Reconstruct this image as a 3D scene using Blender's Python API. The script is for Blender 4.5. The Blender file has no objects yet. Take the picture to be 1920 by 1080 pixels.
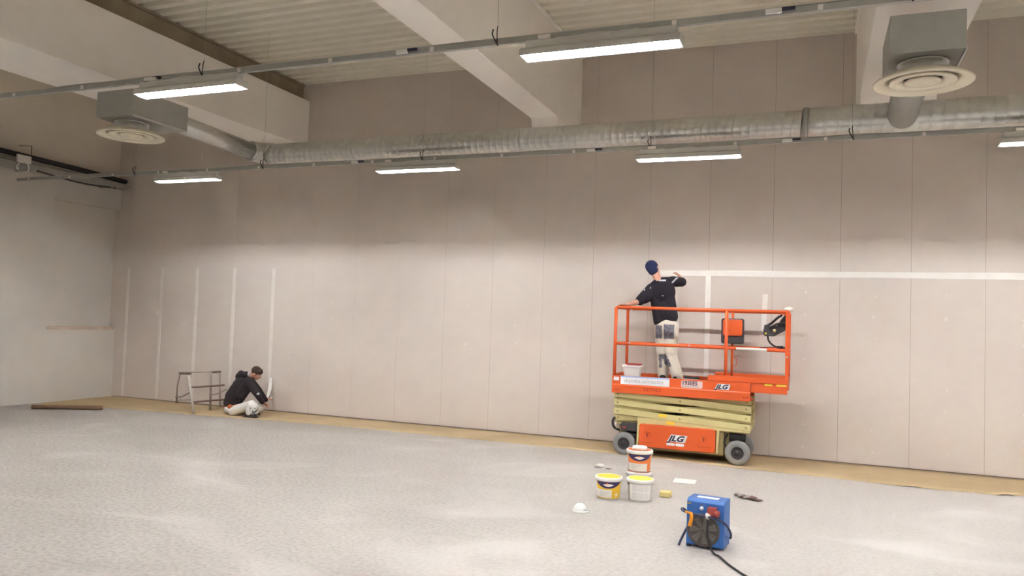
import bpy, bmesh, math, random
from mathutils import Vector, Matrix, noise
random.seed(7)
sc = bpy.context.scene
COL = sc.collection
PI = math.pi

# ------------------------------------------------------------------ camera
F = 1448.55; CH = 1.866
YAW, PITCH, ROLL = 0.375698, 0.040442, 0.033658
def cam_axes():
    f = Vector((-math.sin(YAW)*math.cos(PITCH), math.cos(YAW)*math.cos(PITCH), math.sin(PITCH)))
    r = Vector((math.cos(YAW), math.sin(YAW), 0)); u = r.cross(f)
    c, s = math.cos(ROLL), math.sin(ROLL)
    return c*r+s*u, -s*r+c*u, f
AR, AU, AF = cam_axes()
cd = bpy.data.cameras.new('camera'); cam = bpy.data.objects.new('camera', cd); COL.objects.link(cam)
cd.sensor_width = 36; cd.lens = F*36/1920; cd.clip_start = .05; cd.clip_end = 200
M = Matrix((AR, AU, -AF)).transposed().to_4x4(); M.translation = Vector((0, 0, CH)); cam.matrix_world = M
sc.camera = cam
def ray(x, y): return AR*((x-960)/F)+AU*(-(y-540)/F)+AF
def at(x, y, Y):            # photo point -> world point at depth Y
    d = ray(x, y); return Vector((0, 0, CH))+d*(Y/d.y)
def fl(x, y, z=0):          # photo point -> world point on a level
    d = ray(x, y); return Vector((0, 0, CH))+d*((z-CH)/d.z)

# ------------------------------------------------------------------ world, exposure, light strengths
w = bpy.data.worlds.new('world'); sc.world = w; w.use_nodes = True
w.node_tree.nodes['Background'].inputs[0].default_value = (.9, .92, 1, 1)
w.node_tree.nodes['Background'].inputs[1].default_value = .02
sc.view_settings.view_transform = 'Standard'; sc.view_settings.look = 'None'
sc.view_settings.gamma = 1; sc.view_settings.use_curve_mapping = False
sc.view_settings.exposure = 0.2
TUBE = 640.0       # fluorescent tube emission
COVER = 4.0       # scattering of the clear covers
LIGHT_COL = (1.0, .985, 1.03)
sc.cycles.max_bounces = 8; sc.cycles.diffuse_bounces = 6; sc.cycles.glossy_bounces = 3
sc.cycles.sample_clamp_indirect = 0; sc.cycles.transparent_max_bounces = 12
sc.cycles.caustics_reflective = False; sc.cycles.caustics_refractive = False

# ------------------------------------------------------------------ materials
def mat(name, col, rough=.6, metal=0, var=0, vscale=3, bump=0, bscale=40, spec=.5, col2=None, detail=4):
    m = bpy.data.materials.new(name); m.use_nodes = True; nt = m.node_tree
    b = nt.nodes['Principled BSDF']
    b.inputs['Base Color'].default_value = (*col, 1); b.inputs['Roughness'].default_value = rough
    b.inputs['Metallic'].default_value = metal; b.inputs['Specular IOR Level'].default_value = spec
    tc = nt.nodes.new('ShaderNodeTexCoord')
    if var or col2:
        n = nt.nodes.new('ShaderNodeTexNoise'); n.inputs['Scale'].default_value = vscale; n.inputs['Detail'].default_value = detail
        nt.links.new(tc.outputs['Object'], n.inputs['Vector'])
        r = nt.nodes.new('ShaderNodeValToRGB'); r.color_ramp.elements[0].position = .3; r.color_ramp.elements[1].position = .7
        c2 = col2 or tuple(c*(1-var) for c in col)
        r.color_ramp.elements[0].color = (*c2, 1); r.color_ramp.elements[1].color = (*col, 1)
        nt.links.new(n.outputs['Fac'], r.inputs['Fac']); nt.links.new(r.outputs['Color'], b.inputs['Base Color'])
    if bump:
        n2 = nt.nodes.new('ShaderNodeTexNoise'); n2.inputs['Scale'].default_value = bscale; n2.inputs['Detail'].default_value = 3
        nt.links.new(tc.outputs['Object'], n2.inputs['Vector'])
        bp = nt.nodes.new('ShaderNodeBump'); bp.inputs['Strength'].default_value = bump; bp.inputs['Distance'].default_value = .01
        nt.links.new(n2.outputs['Fac'], bp.inputs['Height']); nt.links.new(bp.outputs['Normal'], b.inputs['Normal'])
    return m
def emis(name, col, s, transp=0):
    m = bpy.data.materials.new(name); m.use_nodes = True; nt = m.node_tree; nt.nodes.clear()
    o = nt.nodes.new('ShaderNodeOutputMaterial'); e = nt.nodes.new('ShaderNodeEmission')
    e.inputs[0].default_value = (*col, 1); e.inputs[1].default_value = s
    if transp:
        t = nt.nodes.new('ShaderNodeBsdfTransparent'); a = nt.nodes.new('ShaderNodeAddShader')
        nt.links.new(t.outputs[0], a.inputs[0]); nt.links.new(e.outputs[0], a.inputs[1]); nt.links.new(a.outputs[0], o.inputs[0])
    else: nt.links.new(e.outputs[0], o.inputs[0])
    return m

def floor_mat():
    m = mat('pale_concrete', (.6, .58, .55), .75); nt = m.node_tree; b = nt.nodes['Principled BSDF']; L = nt.links.new
    geo = nt.nodes.new('ShaderNodeNewGeometry')
    def noise_(s, d, sc_=(1, 1, 1), dist=0):
        mp = nt.nodes.new('ShaderNodeMapping'); mp.inputs['Scale'].default_value = sc_
        L(geo.outputs['Position'], mp.inputs[0])
        n = nt.nodes.new('ShaderNodeTexNoise'); n.inputs['Scale'].default_value = s; n.inputs['Detail'].default_value = d
        n.inputs['Distortion'].default_value = dist
        L(mp.outputs[0], n.inputs['Vector']); return n
    big = noise_(.42, 4, (1, 1.5, 1), .8); r1 = nt.nodes.new('ShaderNodeValToRGB')
    r1.color_ramp.elements[0].position = .36; r1.color_ramp.elements[1].position = .66
    r1.color_ramp.elements[0].color = (.36, .335, .30, 1); r1.color_ramp.elements[1].color = (.42, .395, .36, 1)
    L(big.outputs['Fac'], r1.inputs['Fac'])
    fine = noise_(26, 5); r2 = nt.nodes.new('ShaderNodeValToRGB')
    r2.color_ramp.elements[0].position = .36; r2.color_ramp.elements[1].position = .58
    r2.color_ramp.elements[0].color = (.74, .725, .70, 1); r2.color_ramp.elements[1].color = (1, 1, 1, 1)
    L(fine.outputs['Fac'], r2.inputs['Fac'])
    mx = nt.nodes.new('ShaderNodeMixRGB'); mx.blend_type = 'MULTIPLY'; mx.inputs[0].default_value = 1
    L(r1.outputs[0], mx.inputs[1]); L(r2.outputs[0], mx.inputs[2])
    # swept dust streaks
    st = noise_(.42, 6, (.7, 1.3, 1), 1.6); r3 = nt.nodes.new('ShaderNodeValToRGB')
    r3.color_ramp.elements[0].position = .55; r3.color_ramp.elements[1].position = .70
    r3.color_ramp.elements[0].color = (0, 0, 0, 1); r3.color_ramp.elements[1].color = (.38, .38, .38, 1)
    L(st.outputs['Fac'], r3.inputs['Fac'])
    sp = nt.nodes.new('ShaderNodeSeparateXYZ'); L(geo.outputs['Position'], sp.inputs[0])
    mr = nt.nodes.new('ShaderNodeMapRange'); mr.inputs[1].default_value = -7; mr.inputs[2].default_value = .5; mr.inputs[3].default_value = 0; mr.inputs[4].default_value = .5
    L(sp.outputs['X'], mr.inputs[0])
    ad = nt.nodes.new('ShaderNodeMath'); ad.operation = 'ADD'; ad.use_clamp = True; L(mr.outputs[0], ad.inputs[1]); L(r3.outputs[0], ad.inputs[0]); r3 = ad
    mx2 = nt.nodes.new('ShaderNodeMixRGB'); mx2.inputs[2].default_value = (.58, .56, .53, 1)
    L(r3.outputs[0], mx2.inputs[0]); L(mx.outputs[0], mx2.inputs[1]); L(mx2.outputs[0], b.inputs['Base Color'])
    bp = nt.nodes.new('ShaderNodeBump'); bp.inputs['Strength'].default_value = .5; bp.inputs['Distance'].default_value = .01
    L(fine.outputs['Fac'], bp.inputs['Height']); L(bp.outputs['Normal'], b.inputs['Normal'])
    return m

MT = {}
MT['floor'] = floor_mat()
MT['board'] = mat('grey_board_paper', (.64, .57, .515), .85, var=.05, vscale=1.3, bump=.05, bscale=30)
MT['gap'] = mat('joint_shadow_gap', (.17, .145, .125), .9)
MT['compound'] = mat('joint_compound', (.80, .77, .72), .8, var=.06, vscale=9)
MT['compound_thin'] = mat('thin_joint_compound', (.74, .69, .63), .8, var=.08, vscale=9)
MT['dab'] = mat('filler_dab', (.70, .65, .60), .85)
MT['white_wall'] = mat('painted_masonry', (.63, .595, .54), .8, var=.07, vscale=1.1, bump=.08, bscale=14)
MT['upper_wall'] = mat('upper_masonry', (.82, .745, .64), .85, var=.08, vscale=1.2)
MT['beam'] = mat('painted_beam', (.90, .865, .81), .7, var=.05, vscale=1.5, bump=.05, bscale=12)
MT['fascia'] = mat('bare_fascia', (.33, .27, .185), .75, var=.25, vscale=3)
MT['deck'] = mat('cream_steel_deck', (.82, .785, .68), .5, var=.05, vscale=2)
MT['galv'] = mat('galvanised_steel', (.68, .68, .65), .33, .78, var=.10, vscale=10, bump=.02, bscale=25)
MT['galv_dull'] = mat('dull_galvanised_steel', (.42, .42, .39), .5, .35, var=.10, vscale=10)
MT['cream'] = mat('cream_enamel', (.72, .66, .53), .45)
MT['housing'] = mat('lamp_housing', (.56, .55, .51), .5)
MT['lampwhite'] = mat('lamp_reflector', (.82, .82, .80), .5)
MT['tube'] = emis('fluorescent_tube', LIGHT_COL, TUBE)
MT['cover'] = emis('clear_lamp_cover', (.93, .95, 1), COVER, 1)
MT['black'] = mat('black_rubber', (.02, .018, .018), .6)
MT['dark'] = mat('dark_plastic', (.045, .04, .042), .5)
MT['paper'] = mat('brown_masking_paper', (.50, .385, .22), .8, var=.18, vscale=1.6, bump=.3, bscale=5)
MT['paper_roll'] = mat('brown_paper_roll', (.20, .12, .065), .8, var=.3, vscale=8)
MT['sill'] = mat('sill_wood', (.60, .49, .40), .7, var=.2, vscale=6)
MT['orange'] = mat('orange_enamel', (.72, .108, .018), .42, var=.06, vscale=4)
MT['cream_metal'] = mat('cream_yellow_enamel', (.68, .60, .28), .42, var=.08, vscale=5)
MT['khaki'] = mat('khaki_enamel_shade', (.40, .32, .15), .5, var=.15, vscale=6)
MT['tyre'] = mat('grey_solid_tyre', (.27, .27, .265), .8, var=.12, vscale=14)
MT['hub'] = mat('dark_wheel_hub', (.035, .03, .032), .55)
MT['decal'] = mat('white_decal', (.80, .80, .81), .5)
MT['ink'] = mat('dark_ink', (.03, .03, .06), .6)
MT['greyink'] = mat('grey_ink', (.42, .42, .43), .6)
MT['redink'] = mat('dark_red_ink', (.35, .045, .015), .6)
MT['lightblue'] = mat('light_blue_stripe', (.33, .50, .80), .5)
MT['pink'] = mat('faded_pink_decal', (.72, .52, .50), .6)
MT['yellow'] = mat('caution_yellow', (.85, .62, .05), .5)
MT['yellow_lid'] = mat('yellow_plastic_lid', (.88, .64, .06), .4)
MT['white_pl'] = mat('white_plastic', (.80, .79, .76), .45)
MT['orange_lid'] = mat('orange_red_plastic', (.85, .19, .05), .4)
MT['purple'] = mat('purple_label', (.045, .025, .11), .5)
MT['label_y'] = mat('yellow_label', (.80, .50, .03), .5)
MT['label_o'] = mat('orange_label', (.80, .22, .05), .5)
MT['label_w'] = mat('white_label', (.80, .76, .70), .5)
MT['label_g'] = mat('pale_grey_print', (.58, .59, .62), .5)
MT['blue'] = mat('blue_enamel', (.035, .15, .46), .4, var=.15, vscale=6)
MT['navy'] = mat('navy_tube', (.025, .03, .08), .45)
MT['grille'] = mat('fan_grille', (.10, .085, .075), .55)
MT['fanmetal'] = mat('fan_blade_metal', (.22, .20, .18), .45, .4)
MT['amber'] = mat('amber_plastic', (.85, .33, .02), .4)
MT['redplug'] = mat('red_plug', (.36, .06, .045), .5)
MT['mint'] = mat('pale_mint_plastic', (.80, .83, .80), .35, var=.1, vscale=20)
MT['sponge'] = mat('yellow_sponge', (.78, .66, .28), .9, bump=.4, bscale=80)
MT['brownrag'] = mat('brown_leather', (.17, .11, .09), .8, var=.3, vscale=20)
MT['greyrag'] = mat('grey_cloth', (.38, .34, .33), .9, var=.3, vscale=20)
MT['skin'] = mat('skin', (.56, .29, .20), .55, var=.08, vscale=20)
MT['hair'] = mat('dark_brown_hair', (.055, .032, .022), .8, bump=.5, bscale=120)
MT['tshirt'] = mat('black_tshirt', (.012, .009, .016), .9, bump=.3, bscale=14)
MT['hoodie'] = mat('charcoal_hoodie', (.028, .021, .024), .92, bump=.3, bscale=12)
MT['beanie'] = mat('navy_knit', (.014, .022, .075), .95, bump=.5, bscale=150)
MT['trousers'] = mat('cream_work_trousers', (.66, .61, .51), .9, bump=.4, bscale=16)
MT['pale_trousers'] = mat('pale_grey_trousers', (.74, .725, .69), .9, bump=.4, bscale=16)
MT['pocket'] = mat('dark_grey_pocket', (.10, .10, .13), .85, col2=(.24, .24, .27), vscale=30)
MT['splash'] = mat('paint_mark', (.45, .46, .50), .8)
MT['orange_cloth'] = mat('orange_cloth', (.42, .11, .03), .9)
MT['teal'] = mat('teal_cloth', (.02, .07, .085), .9)
MT['shoe'] = mat('dark_shoe', (.02, .015, .018), .7)
MT['eye'] = mat('eye_white', (.7, .7, .68), .3)
MT['iris'] = mat('dark_iris', (.03, .02, .015), .3)
MT['lip'] = mat('lip', (.42, .17, .13), .5)
MT['brownmetal'] = mat('brown_painted_metal', (.19, .12, .10), .6)
MT['greymetal'] = mat('grey_painted_metal', (.33, .285, .25), .6)
MT['palemetal'] = mat('pale_splattered_metal', (.52, .47, .41), .6, var=.2, vscale=30)

# ------------------------------------------------------------------ object helpers
def pinv(p):
    if not p.get('_w'): return Matrix()
    return (Matrix.Translation(p.location) @ Matrix.Rotation(p.rotation_euler.z, 4, 'Z')).inverted()
def link(name, me, m=None, parent=None, smooth=False):
    o = bpy.data.objects.new(name, me); COL.objects.link(o)
    if m:
        for mm in (m if isinstance(m, (list, tuple)) else [m]): me.materials.append(MT[mm] if isinstance(mm, str) else mm)
    if smooth:
        for p in me.polygons: p.use_smooth = True
    if parent:
        o.parent = parent; o.matrix_parent_inverse = pinv(parent)
    return o
def obj(name, bm, m=None, parent=None, smooth=False, bevel=0, label=None):
    me = bpy.data.meshes.new(name); bmesh.ops.recalc_face_normals(bm, faces=bm.faces[:]); bm.to_mesh(me); bm.free()
    o = link(name, me, m, parent, smooth)
    if bevel:
        b = o.modifiers.new('bevel', 'BEVEL'); b.width = bevel; b.segments = 2; b.limit_method = 'ANGLE'
    if label: o['label'] = label
    return o
def thing(name, label, cat, loc=(0, 0, 0), rz=0, group=None, world=True):
    """Empty at the thing's base. world=True: children are written in world coordinates."""
    o = bpy.data.objects.new(name, None); COL.objects.link(o); o.location = loc; o.rotation_euler = (0, 0, rz)
    o.empty_display_size = .1
    o['label'] = label; o['category'] = cat
    if group: o['group'] = group
    if world: o['_w'] = 1
    return o
def tag(o, label, cat, group=None, kind=None):
    if label: o['label'] = label
    if cat: o['category'] = cat
    if group: o['group'] = group
    if kind: o['kind'] = kind
    return o
def struct(o): o['kind'] = 'structure'; return o
def copy_tree(o, loc, label):
    r = o.copy(); COL.objects.link(r)
    def rec(src, dst):
        for ch in list(src.children):
            c = ch.copy(); COL.objects.link(c); c.parent = dst; rec(ch, c)
    rec(o, r); r.location = loc
    if label: r['label'] = label
    return r

def box(bm, x0, x1, y0, y1, z0, z1, M=None):
    vs = [Vector((x, y, z)) for x in (x0, x1) for y in (y0, y1) for z in (z0, z1)]
    if M: vs = [M @ v for v in vs]
    v = [bm.verts.new(p) for p in vs]
    for f in ((0, 1, 3, 2), (4, 6, 7, 5), (0, 4, 5, 1), (2, 3, 7, 6), (0, 2, 6, 4), (1, 5, 7, 3)): bm.faces.new([v[i] for i in f])
    return bm
def BX(*a, **k): return box(bmesh.new(), *a, **k)
def prism(bm, pts, axis, a, b):
    """pts 2-D polygon; extruded along axis 'x','y' or 'z' from a to b"""
    def P(u, v, t): return {'x': (t, u, v), 'y': (u, t, v), 'z': (u, v, t)}[axis]
    A = [bm.verts.new(P(u, v, a)) for u, v in pts]; B = [bm.verts.new(P(u, v, b)) for u, v in pts]
    bm.faces.new(A); bm.faces.new(B[::-1]); n = len(pts)
    for i in range(n): bm.faces.new((A[i], A[(i+1) % n], B[(i+1) % n], B[i]))
    return bm
def smooth_pts(pts, k=6):
    P = [Vector(p) for p in pts]; out = []
    for i in range(len(P)-1):
        p0 = P[max(i-1, 0)]; p1 = P[i]; p2 = P[i+1]; p3 = P[min(i+2, len(P)-1)]
        for j in range(k):
            t = j/k; out.append(.5*((2*p1)+(-p0+p2)*t+(2*p0-5*p1+4*p2-p3)*t*t+(-p0+3*p1-3*p2+p3)*t**3))
    out.append(P[-1]); return out
def tube(bm, pts, r, n=10, cap=True, smooth=0):
    P = smooth_pts(pts, smooth) if smooth else [Vector(p) for p in pts]
    up = None; rings = []
    for i, p in enumerate(P):
        d = ((P[min(i+1, len(P)-1)]-P[i]).normalized()+(P[i]-P[max(i-1, 0)]).normalized())
        d = d.normalized() if d.length > 1e-6 else Vector((0, 0, 1))
        if up is None: up = d.orthogonal().normalized()
        up = (up-d*up.dot(d)).normalized(); s = d.cross(up)
        rr = r[i] if isinstance(r, (list, tuple)) else r
        rings.append([bm.verts.new(p+(up*math.cos(2*PI*k/n)+s*math.sin(2*PI*k/n))*rr) for k in range(n)])
    for a, b in zip(rings, rings[1:]):
        for k in range(n): bm.faces.new((a[k], a[(k+1) % n], b[(k+1) % n], b[k]))
    if cap: bm.faces.new(rings[0][::-1]); bm.faces.new(rings[-1])
    return bm
def T(pts, r, n=10, smooth=0): return tube(bmesh.new(), pts, r, n, smooth=smooth)
def lathe(bm, prof, c=(0, 0, 0), n=32, M=None, close=True):
    c = Vector(c); rings = []
    for r, z in prof:
        if r < 1e-5: v = Vector((0, 0, z)); rings.append([bm.verts.new(c+(M @ v if M else v))])
        else:
            ring = []
            for k in range(n):
                v = Vector((r*math.cos(2*PI*k/n), r*math.sin(2*PI*k/n), z)); ring.append(bm.verts.new(c+(M @ v if M else v)))
            rings.append(ring)
    for a, b in zip(rings, rings[1:]):
        for k in range(n):
            A, B = a[k % len(a)], a[(k+1) % n % len(a)]; C_, D = b[(k+1) % n % len(b)], b[k % len(b)]
            fs = []
            for q in (A, B, C_, D):
                if q not in fs: fs.append(q)
            if len(fs) >= 3: bm.faces.new(fs)
    return bm
def LT(*a, **k): return lathe(bmesh.new(), *a, **k)
def text(name, s, size, loc, parent, m, rot=(PI/2, 0, 0), shear=0, ext=.001, off=0, sx=1, align='LEFT', spacing=1):
    cu = bpy.data.curves.new(name, 'FONT'); cu.body = s; cu.size = size; cu.extrude = ext; cu.shear = shear; cu.offset = off
    cu.align_x = align; cu.space_character = spacing; cu.resolution_u = 3
    o = bpy.data.objects.new(name, cu); COL.objects.link(o); cu.materials.append(MT[m])
    me = bpy.data.meshes.new_from_object(o); bpy.data.objects.remove(o); bpy.data.curves.remove(cu)
    o = bpy.data.objects.new(name, me); COL.objects.link(o); me.name = name
    o.location = loc; o.rotation_euler = rot; o.scale = (sx, 1, 1)
    if parent:
        o.parent = parent
        o.matrix_parent_inverse = pinv(parent)
    return o

# ================================================================== ROOM
WY = 11.944; XL = -13.54; XR = 9.5; YB = -6.0; ZC = 6.157
struct(obj('floor', BX(XL-.6, XR+.3, YB-.3, WY+.4, -.12, 0), 'floor'))

# back wall: slab + individual boards with open joints
wall = struct(obj('wall_back', BX(XL-.7, XR+.3, WY+.005, WY+.3, 0, 6.5), 'gap'))
def child(o, p): o.parent = p; return o
joints = [-13.24, -12.33, -11.42, -10.50, -9.57, -8.675, -7.76, -6.86, -5.955, -5.07, -4.17, -3.33, -2.44, -1.525, -.605, .31, 1.215, 2.11, 3.01, 3.91, 4.81, 5.71, 6.61, 7.51, 8.41]
edges = [XL-.25]+joints+[XR+.2]
ZT = 2.658; ZU = 5.335
for i in range(len(edges)-1):
    a, b = edges[i], edges[i+1]
    for z0, z1 in ((.012, ZT), (ZT, ZU), (ZU, 6.3)):
        g = .0019; dy = random.uniform(-.001, .001)
        o = obj('panel', BX(a+g, b-g, WY+dy, WY+.005, z0+.0002, z1-.0002), 'board', wall)
# joint compound strips
def strip(x0, z0, x1, z1, wd, seg=14, y=WY-.004, m='compound', name='joint_strip', lab='white jointing compound strip over a board joint'):
    bm = bmesh.new(); v = Vector((x1-x0, 0, z1-z0)); n = Vector((-v.z, 0, v.x)).normalized(); rows = []
    for i in range(seg+1):
        t = i/seg; c = Vector((x0, y, z0))+v*t
        wa = wd*(.5+.07*noise.noise(Vector((x0*3+t*9, z0, 1)))); wb = wd*(.5+.07*noise.noise(Vector((x0*3+t*9, z0, 7))))
        rows.append([bm.verts.new(c+n*wa+Vector((0, .0035, 0))), bm.verts.new(c+n*wa*.8), bm.verts.new(c-n*wb*.8), bm.verts.new(c-n*wb+Vector((0, .0035, 0)))])
    for a, b in zip(rows, rows[1:]):
        for k in range(3): bm.faces.new((a[k], a[k+1], b[k+1], b[k]))
    return obj(name, bm, m, wall, label=lab)
for i, x in enumerate(joints[:5]):
    strip(x, .03 if i < 3 else (.42 if i == 3 else .5), x, ZT+.02, .074+.006*(i > 1), m='compound_thin')
strip(-1.525, .9, -1.525, ZT-.03, .075)
strip(-1.975, .9, -1.975, ZT-.03, .06)
strip(-.715, 1.80, -.70, ZT-.3, .075)
strip(-2.26, ZT, XR-.5, ZT, .088, 60, lab='long white horizontal jointing compound strip')
# loose end of the paper tape by the crouching worker
bm = bmesh.new(); rows = []
for i, (px, py, Y) in enumerate([(508, 708, 11.93), (507.5, 718, 11.90), (506.5, 727, 11.86), (504, 737, 11.80), (501, 746, 11.7), (499, 752, 11.6)]):
    c = at(px, py, Y); hw = [.03, .04, .04, .035, .02, .012][i]
    rows.append([bm.verts.new(c+Vector((-hw, 0, 0))), bm.verts.new(c+Vector((hw, 0, 0)))])
for a, b in zip(rows, rows[1:]): bm.faces.new((a[0], a[1], b[1], b[0]))
o = obj('loose_tape', bm, 'compound'); s_ = o.modifiers.new('s', 'SOLIDIFY'); s_.thickness = .003
tag(o, 'loose lower end of white joint tape hanging in front of the crouching worker', 'tape')
# filler dabs over the screws: nobody could count them
bm = bmesh.new()
for i in range(5, len(edges)-2):
    xm = (edges[i]+edges[i+1])/2
    for k in range(8):
        if random.random() < .45: continue
        z = .2+k*.31+random.uniform(-.03, .03); x = xm+random.uniform(-.02, .02); r = random.uniform(.010, .020)
        lathe(bm, [(r, 0), (r*.8, .002), (0, .0022)], (x, WY-.0005, z), 8, Matrix.Rotation(PI/2, 3, 'X'))
fs = obj('filler_dabs', bm, 'dab', wall, label='small pale filler dabs over screw heads'); fs['kind'] = 'stuff'

# left wall: lower masonry with a recess, header, upper wall set back
lw = bmesh.new()
RY = 10.42; RZ0 = 1.405; RZ1 = 3.87
box(lw, XL-.4, XL, YB, RY, 0, 4.5)
box(lw, XL-.4, XL, RY, WY+.01, 0, RZ0)
box(lw, XL-.4, XL, RY, WY+.01, RZ1, 4.5)
box(lw, XL-.4, XL-.16, RY, WY+.01, RZ0, RZ1)
wl = struct(obj('wall_left', lw, 'white_wall'))
obj('upper_masonry', BX(XL-.4, XL-.10, YB, WY+.01, 4.5, 6.5), 'upper_wall', wl, label='beige upper part of the left wall')
obj('recess_sill', BX(XL-.158, XL+.012, RY-.02, WY-.03, RZ0-.03, RZ0+.03), 'sill', wl, bevel=.004, label='brownish wooden sill of the wall recess')
struct(obj('wall_right', BX(XR, XR+.3, YB, WY, 0, 6.5), 'white_wall'))
struct(obj('wall_front', BX(XL-.4, XR+.3, YB-.3, YB, 0, 6.5), 'white_wall'))

# trapezoidal roof deck
bm = bmesh.new(); pitch = .235; y = WY+.1; prof = []
y0 = 11.87
n = int((y0-YB)/pitch)+3
for i in range(-1, n):
    yc = y0-i*pitch
    prof += [(yc+.04, ZC+.085), (yc-.04, ZC+.085), (yc-.065, ZC), (yc-.170, ZC)]
prof = [p for p in prof if p[0] < WY+.14]
rows = [[bm.verts.new((x, yy, zz)) for yy, zz in prof] for x in (XL-.4, XR+.3)]
for k in range(len(prof)-1): bm.faces.new((rows[0][k], rows[0][k+1], rows[1][k+1], rows[1][k]))
ceil = struct(obj('ceiling', bm, 'deck')); sd = ceil.modifiers.new('s', 'SOLIDIFY'); sd.thickness = .002; sd.offset = 1

# beams
b1 = thing('roof_beam', 'deep pale beam nearest the left wall with a brown fascia above', 'beam', (-9.35, 6, 4.93))
obj('beam_body', BX(-9.36, -8.92, YB, WY, 4.95, 5.83), 'beam', b1, bevel=.01)
obj('side_plate', BX(-10.2, -9.36, YB, WY, 4.975, 5.5), 'beam', b1, bevel=.01)
obj('fascia', BX(-9.4, -9.08, YB, WY, 5.83, ZC-.035), 'fascia', b1, label='bare brown fascia board above the beam')
obj('ledge', BX(-9.4, -9.04, YB, WY, ZC-.035, ZC-.002), 'fascia', b1, label='thin brown ledge under the deck')
b2 = thing('roof_beam', 'white beam running over the middle luminaire down to the boarded wall', 'beam', (-3.8, 6, 4.88))
obj('beam_body', BX(-4.02, -3.60, YB, WY, 4.88, ZC-.03), 'beam', b2, bevel=.01)
obj('ledge', BX(-4.05, -3.56, YB, WY, ZC-.03, ZC-.002), 'beam', b2)
bm = bmesh.new(); prism(bm, [(10.72, 4.882), (10.80, 4.70), (WY, 4.62), (WY, 4.882)], 'x', -4.018, -3.602)
obj('corbel', bm, 'beam', b2, bevel=.008, label='thickened end of the beam at the wall')
b3 = thing('roof_beam', 'pale beam behind the large round diffuser at upper right', 'beam', (.95, 6, 4.9))
obj('beam_body', BX(.48, 1.36, YB, WY, 4.9, ZC-.03), 'beam', b3, bevel=.01)
obj('ledge', BX(.45, 1.39, YB, WY, ZC-.03, ZC-.002), 'beam', b3)
bm = bmesh.new(); prism(bm, [(10.72, 4.902), (10.80, 4.74), (WY, 4.66), (WY, 4.902)], 'x', .482, 1.358)
obj('corbel', bm, 'beam', b3, bevel=.008, label='thickened end of the beam at the wall')

# ================================================================== LUMINAIRES
def make_lamp(label, L=1.25):
    t = thing('strip_light', label, 'light', (0, 0, 0), group='strip lights hung below the cable rails', world=False)
    h = L/2
    obj('housing', BX(-h+.03, h-.03, -.05, .05, .102, .162), 'housing', t, bevel=.004)
    # opaque canopy with skirts, 2 mm sheet, open below
    bm = bmesh.new()
    prof = [(-.088, .034), (-.082, .082), (-.055, .102), (.055, .102), (.082, .082), (.088, .034), (.083, .034), (.077, .079), (.053, .097), (-.053, .097), (-.077, .079), (-.083, .034)]
    prism(bm, prof, 'x', -h, h); obj('canopy', bm, 'housing', t)
    obj('end_cap', prism(bmesh.new(), [(-.088, .034), (-.082, .082), (-.055, .102), (.055, .102), (.082, .082), (.088, .034)], 'x', -h-.006, -h+.004), 'housing', t)
    obj('end_cap', prism(bmesh.new(), [(-.088, .034), (-.082, .082), (-.055, .102), (.055, .102), (.082, .082), (.088, .034)], 'x', h-.004, h+.006), 'housing', t)
    obj('tube', T([(-h+.04, 0, .067), (h-.04, 0, .067)], .008, 8), 'tube', t, label='glowing fluorescent tube')
    bm = bmesh.new(); pr = [(-.082, .034), (-.064, .024), (-.04, .019), (.04, .019), (.064, .024), (.082, .034)]
    r0 = [bm.verts.new((-h+.02, a, b)) for a, b in pr]; r1 = [bm.verts.new((h-.02, a, b)) for a, b in pr]
    for k in range(5): bm.faces.new((r0[k], r0[k+1], r1[k+1], r1[k]))
    bm.faces.new(r0); bm.faces.new(r1[::-1])
    obj('cover', bm, 'cover', t, label='glowing clear plastic cover')
    for s in (-1, 1):
        c = obj('clip', BX(s*h*.62-.012, s*h*.62+.012, -.03, .03, .160, .1655), 'galv_dull', t)
    bm = bmesh.new(); tube(bm, [(-h*.55, -.03, .168), (-h*.35, -.06, .150), (-h*.05, -.04, .170), (h*.25, -.06, .152), (h*.5, -.03, .170)], .006, 6, smooth=5)
    obj('supply_cable', bm, 'housing', t)
    obj('connector', BX(-h*.78, -h*.62, -.06, -.025, .163, .195), 'label_w', t, bevel=.004, label='white cable connector')
    return t
LZ = 3.87
lab2 = {-9.38: 'leftmost small strip light of the far row, near the left wall corner', -5.24: 'second strip light from the left in the far row, under the long duct',
        -1.49: 'third strip light from the left in the far row, above the beanie painter', 2.42: 'strip light of the far row cut by the right edge of the photo'}
lab1 = {-5.66: 'large lit strip light at upper left beside the small plenum box', -1.59: 'large lit strip light at top centre under the white beam'}
lamp0 = make_lamp(lab2[-9.38]); lamp0.location = (-9.38, 9.5, LZ)
for x, l in list(lab2.items())[1:]: copy_tree(lamp0, (x, 9.5, LZ), l)
for x, l in lab1.items(): copy_tree(lamp0, (x, 5.7, LZ+.05), l)
# unseen luminaires beyond the frame: rows carried on, plus rows added for light
OFF = [(6.3, 9.5), (-9.8, 5.7), (2.5, 5.7), (6.5, 5.7)]+[(x, yy) for yy in (1.9, -2.0) for x in (-9.7, -1.5, 2.6, 6.6)]
for k, (x, yy) in enumerate(OFF): copy_tree(lamp0, (x, yy, LZ+.05), 'unseen strip light added outside the frame to light the hall')

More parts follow.
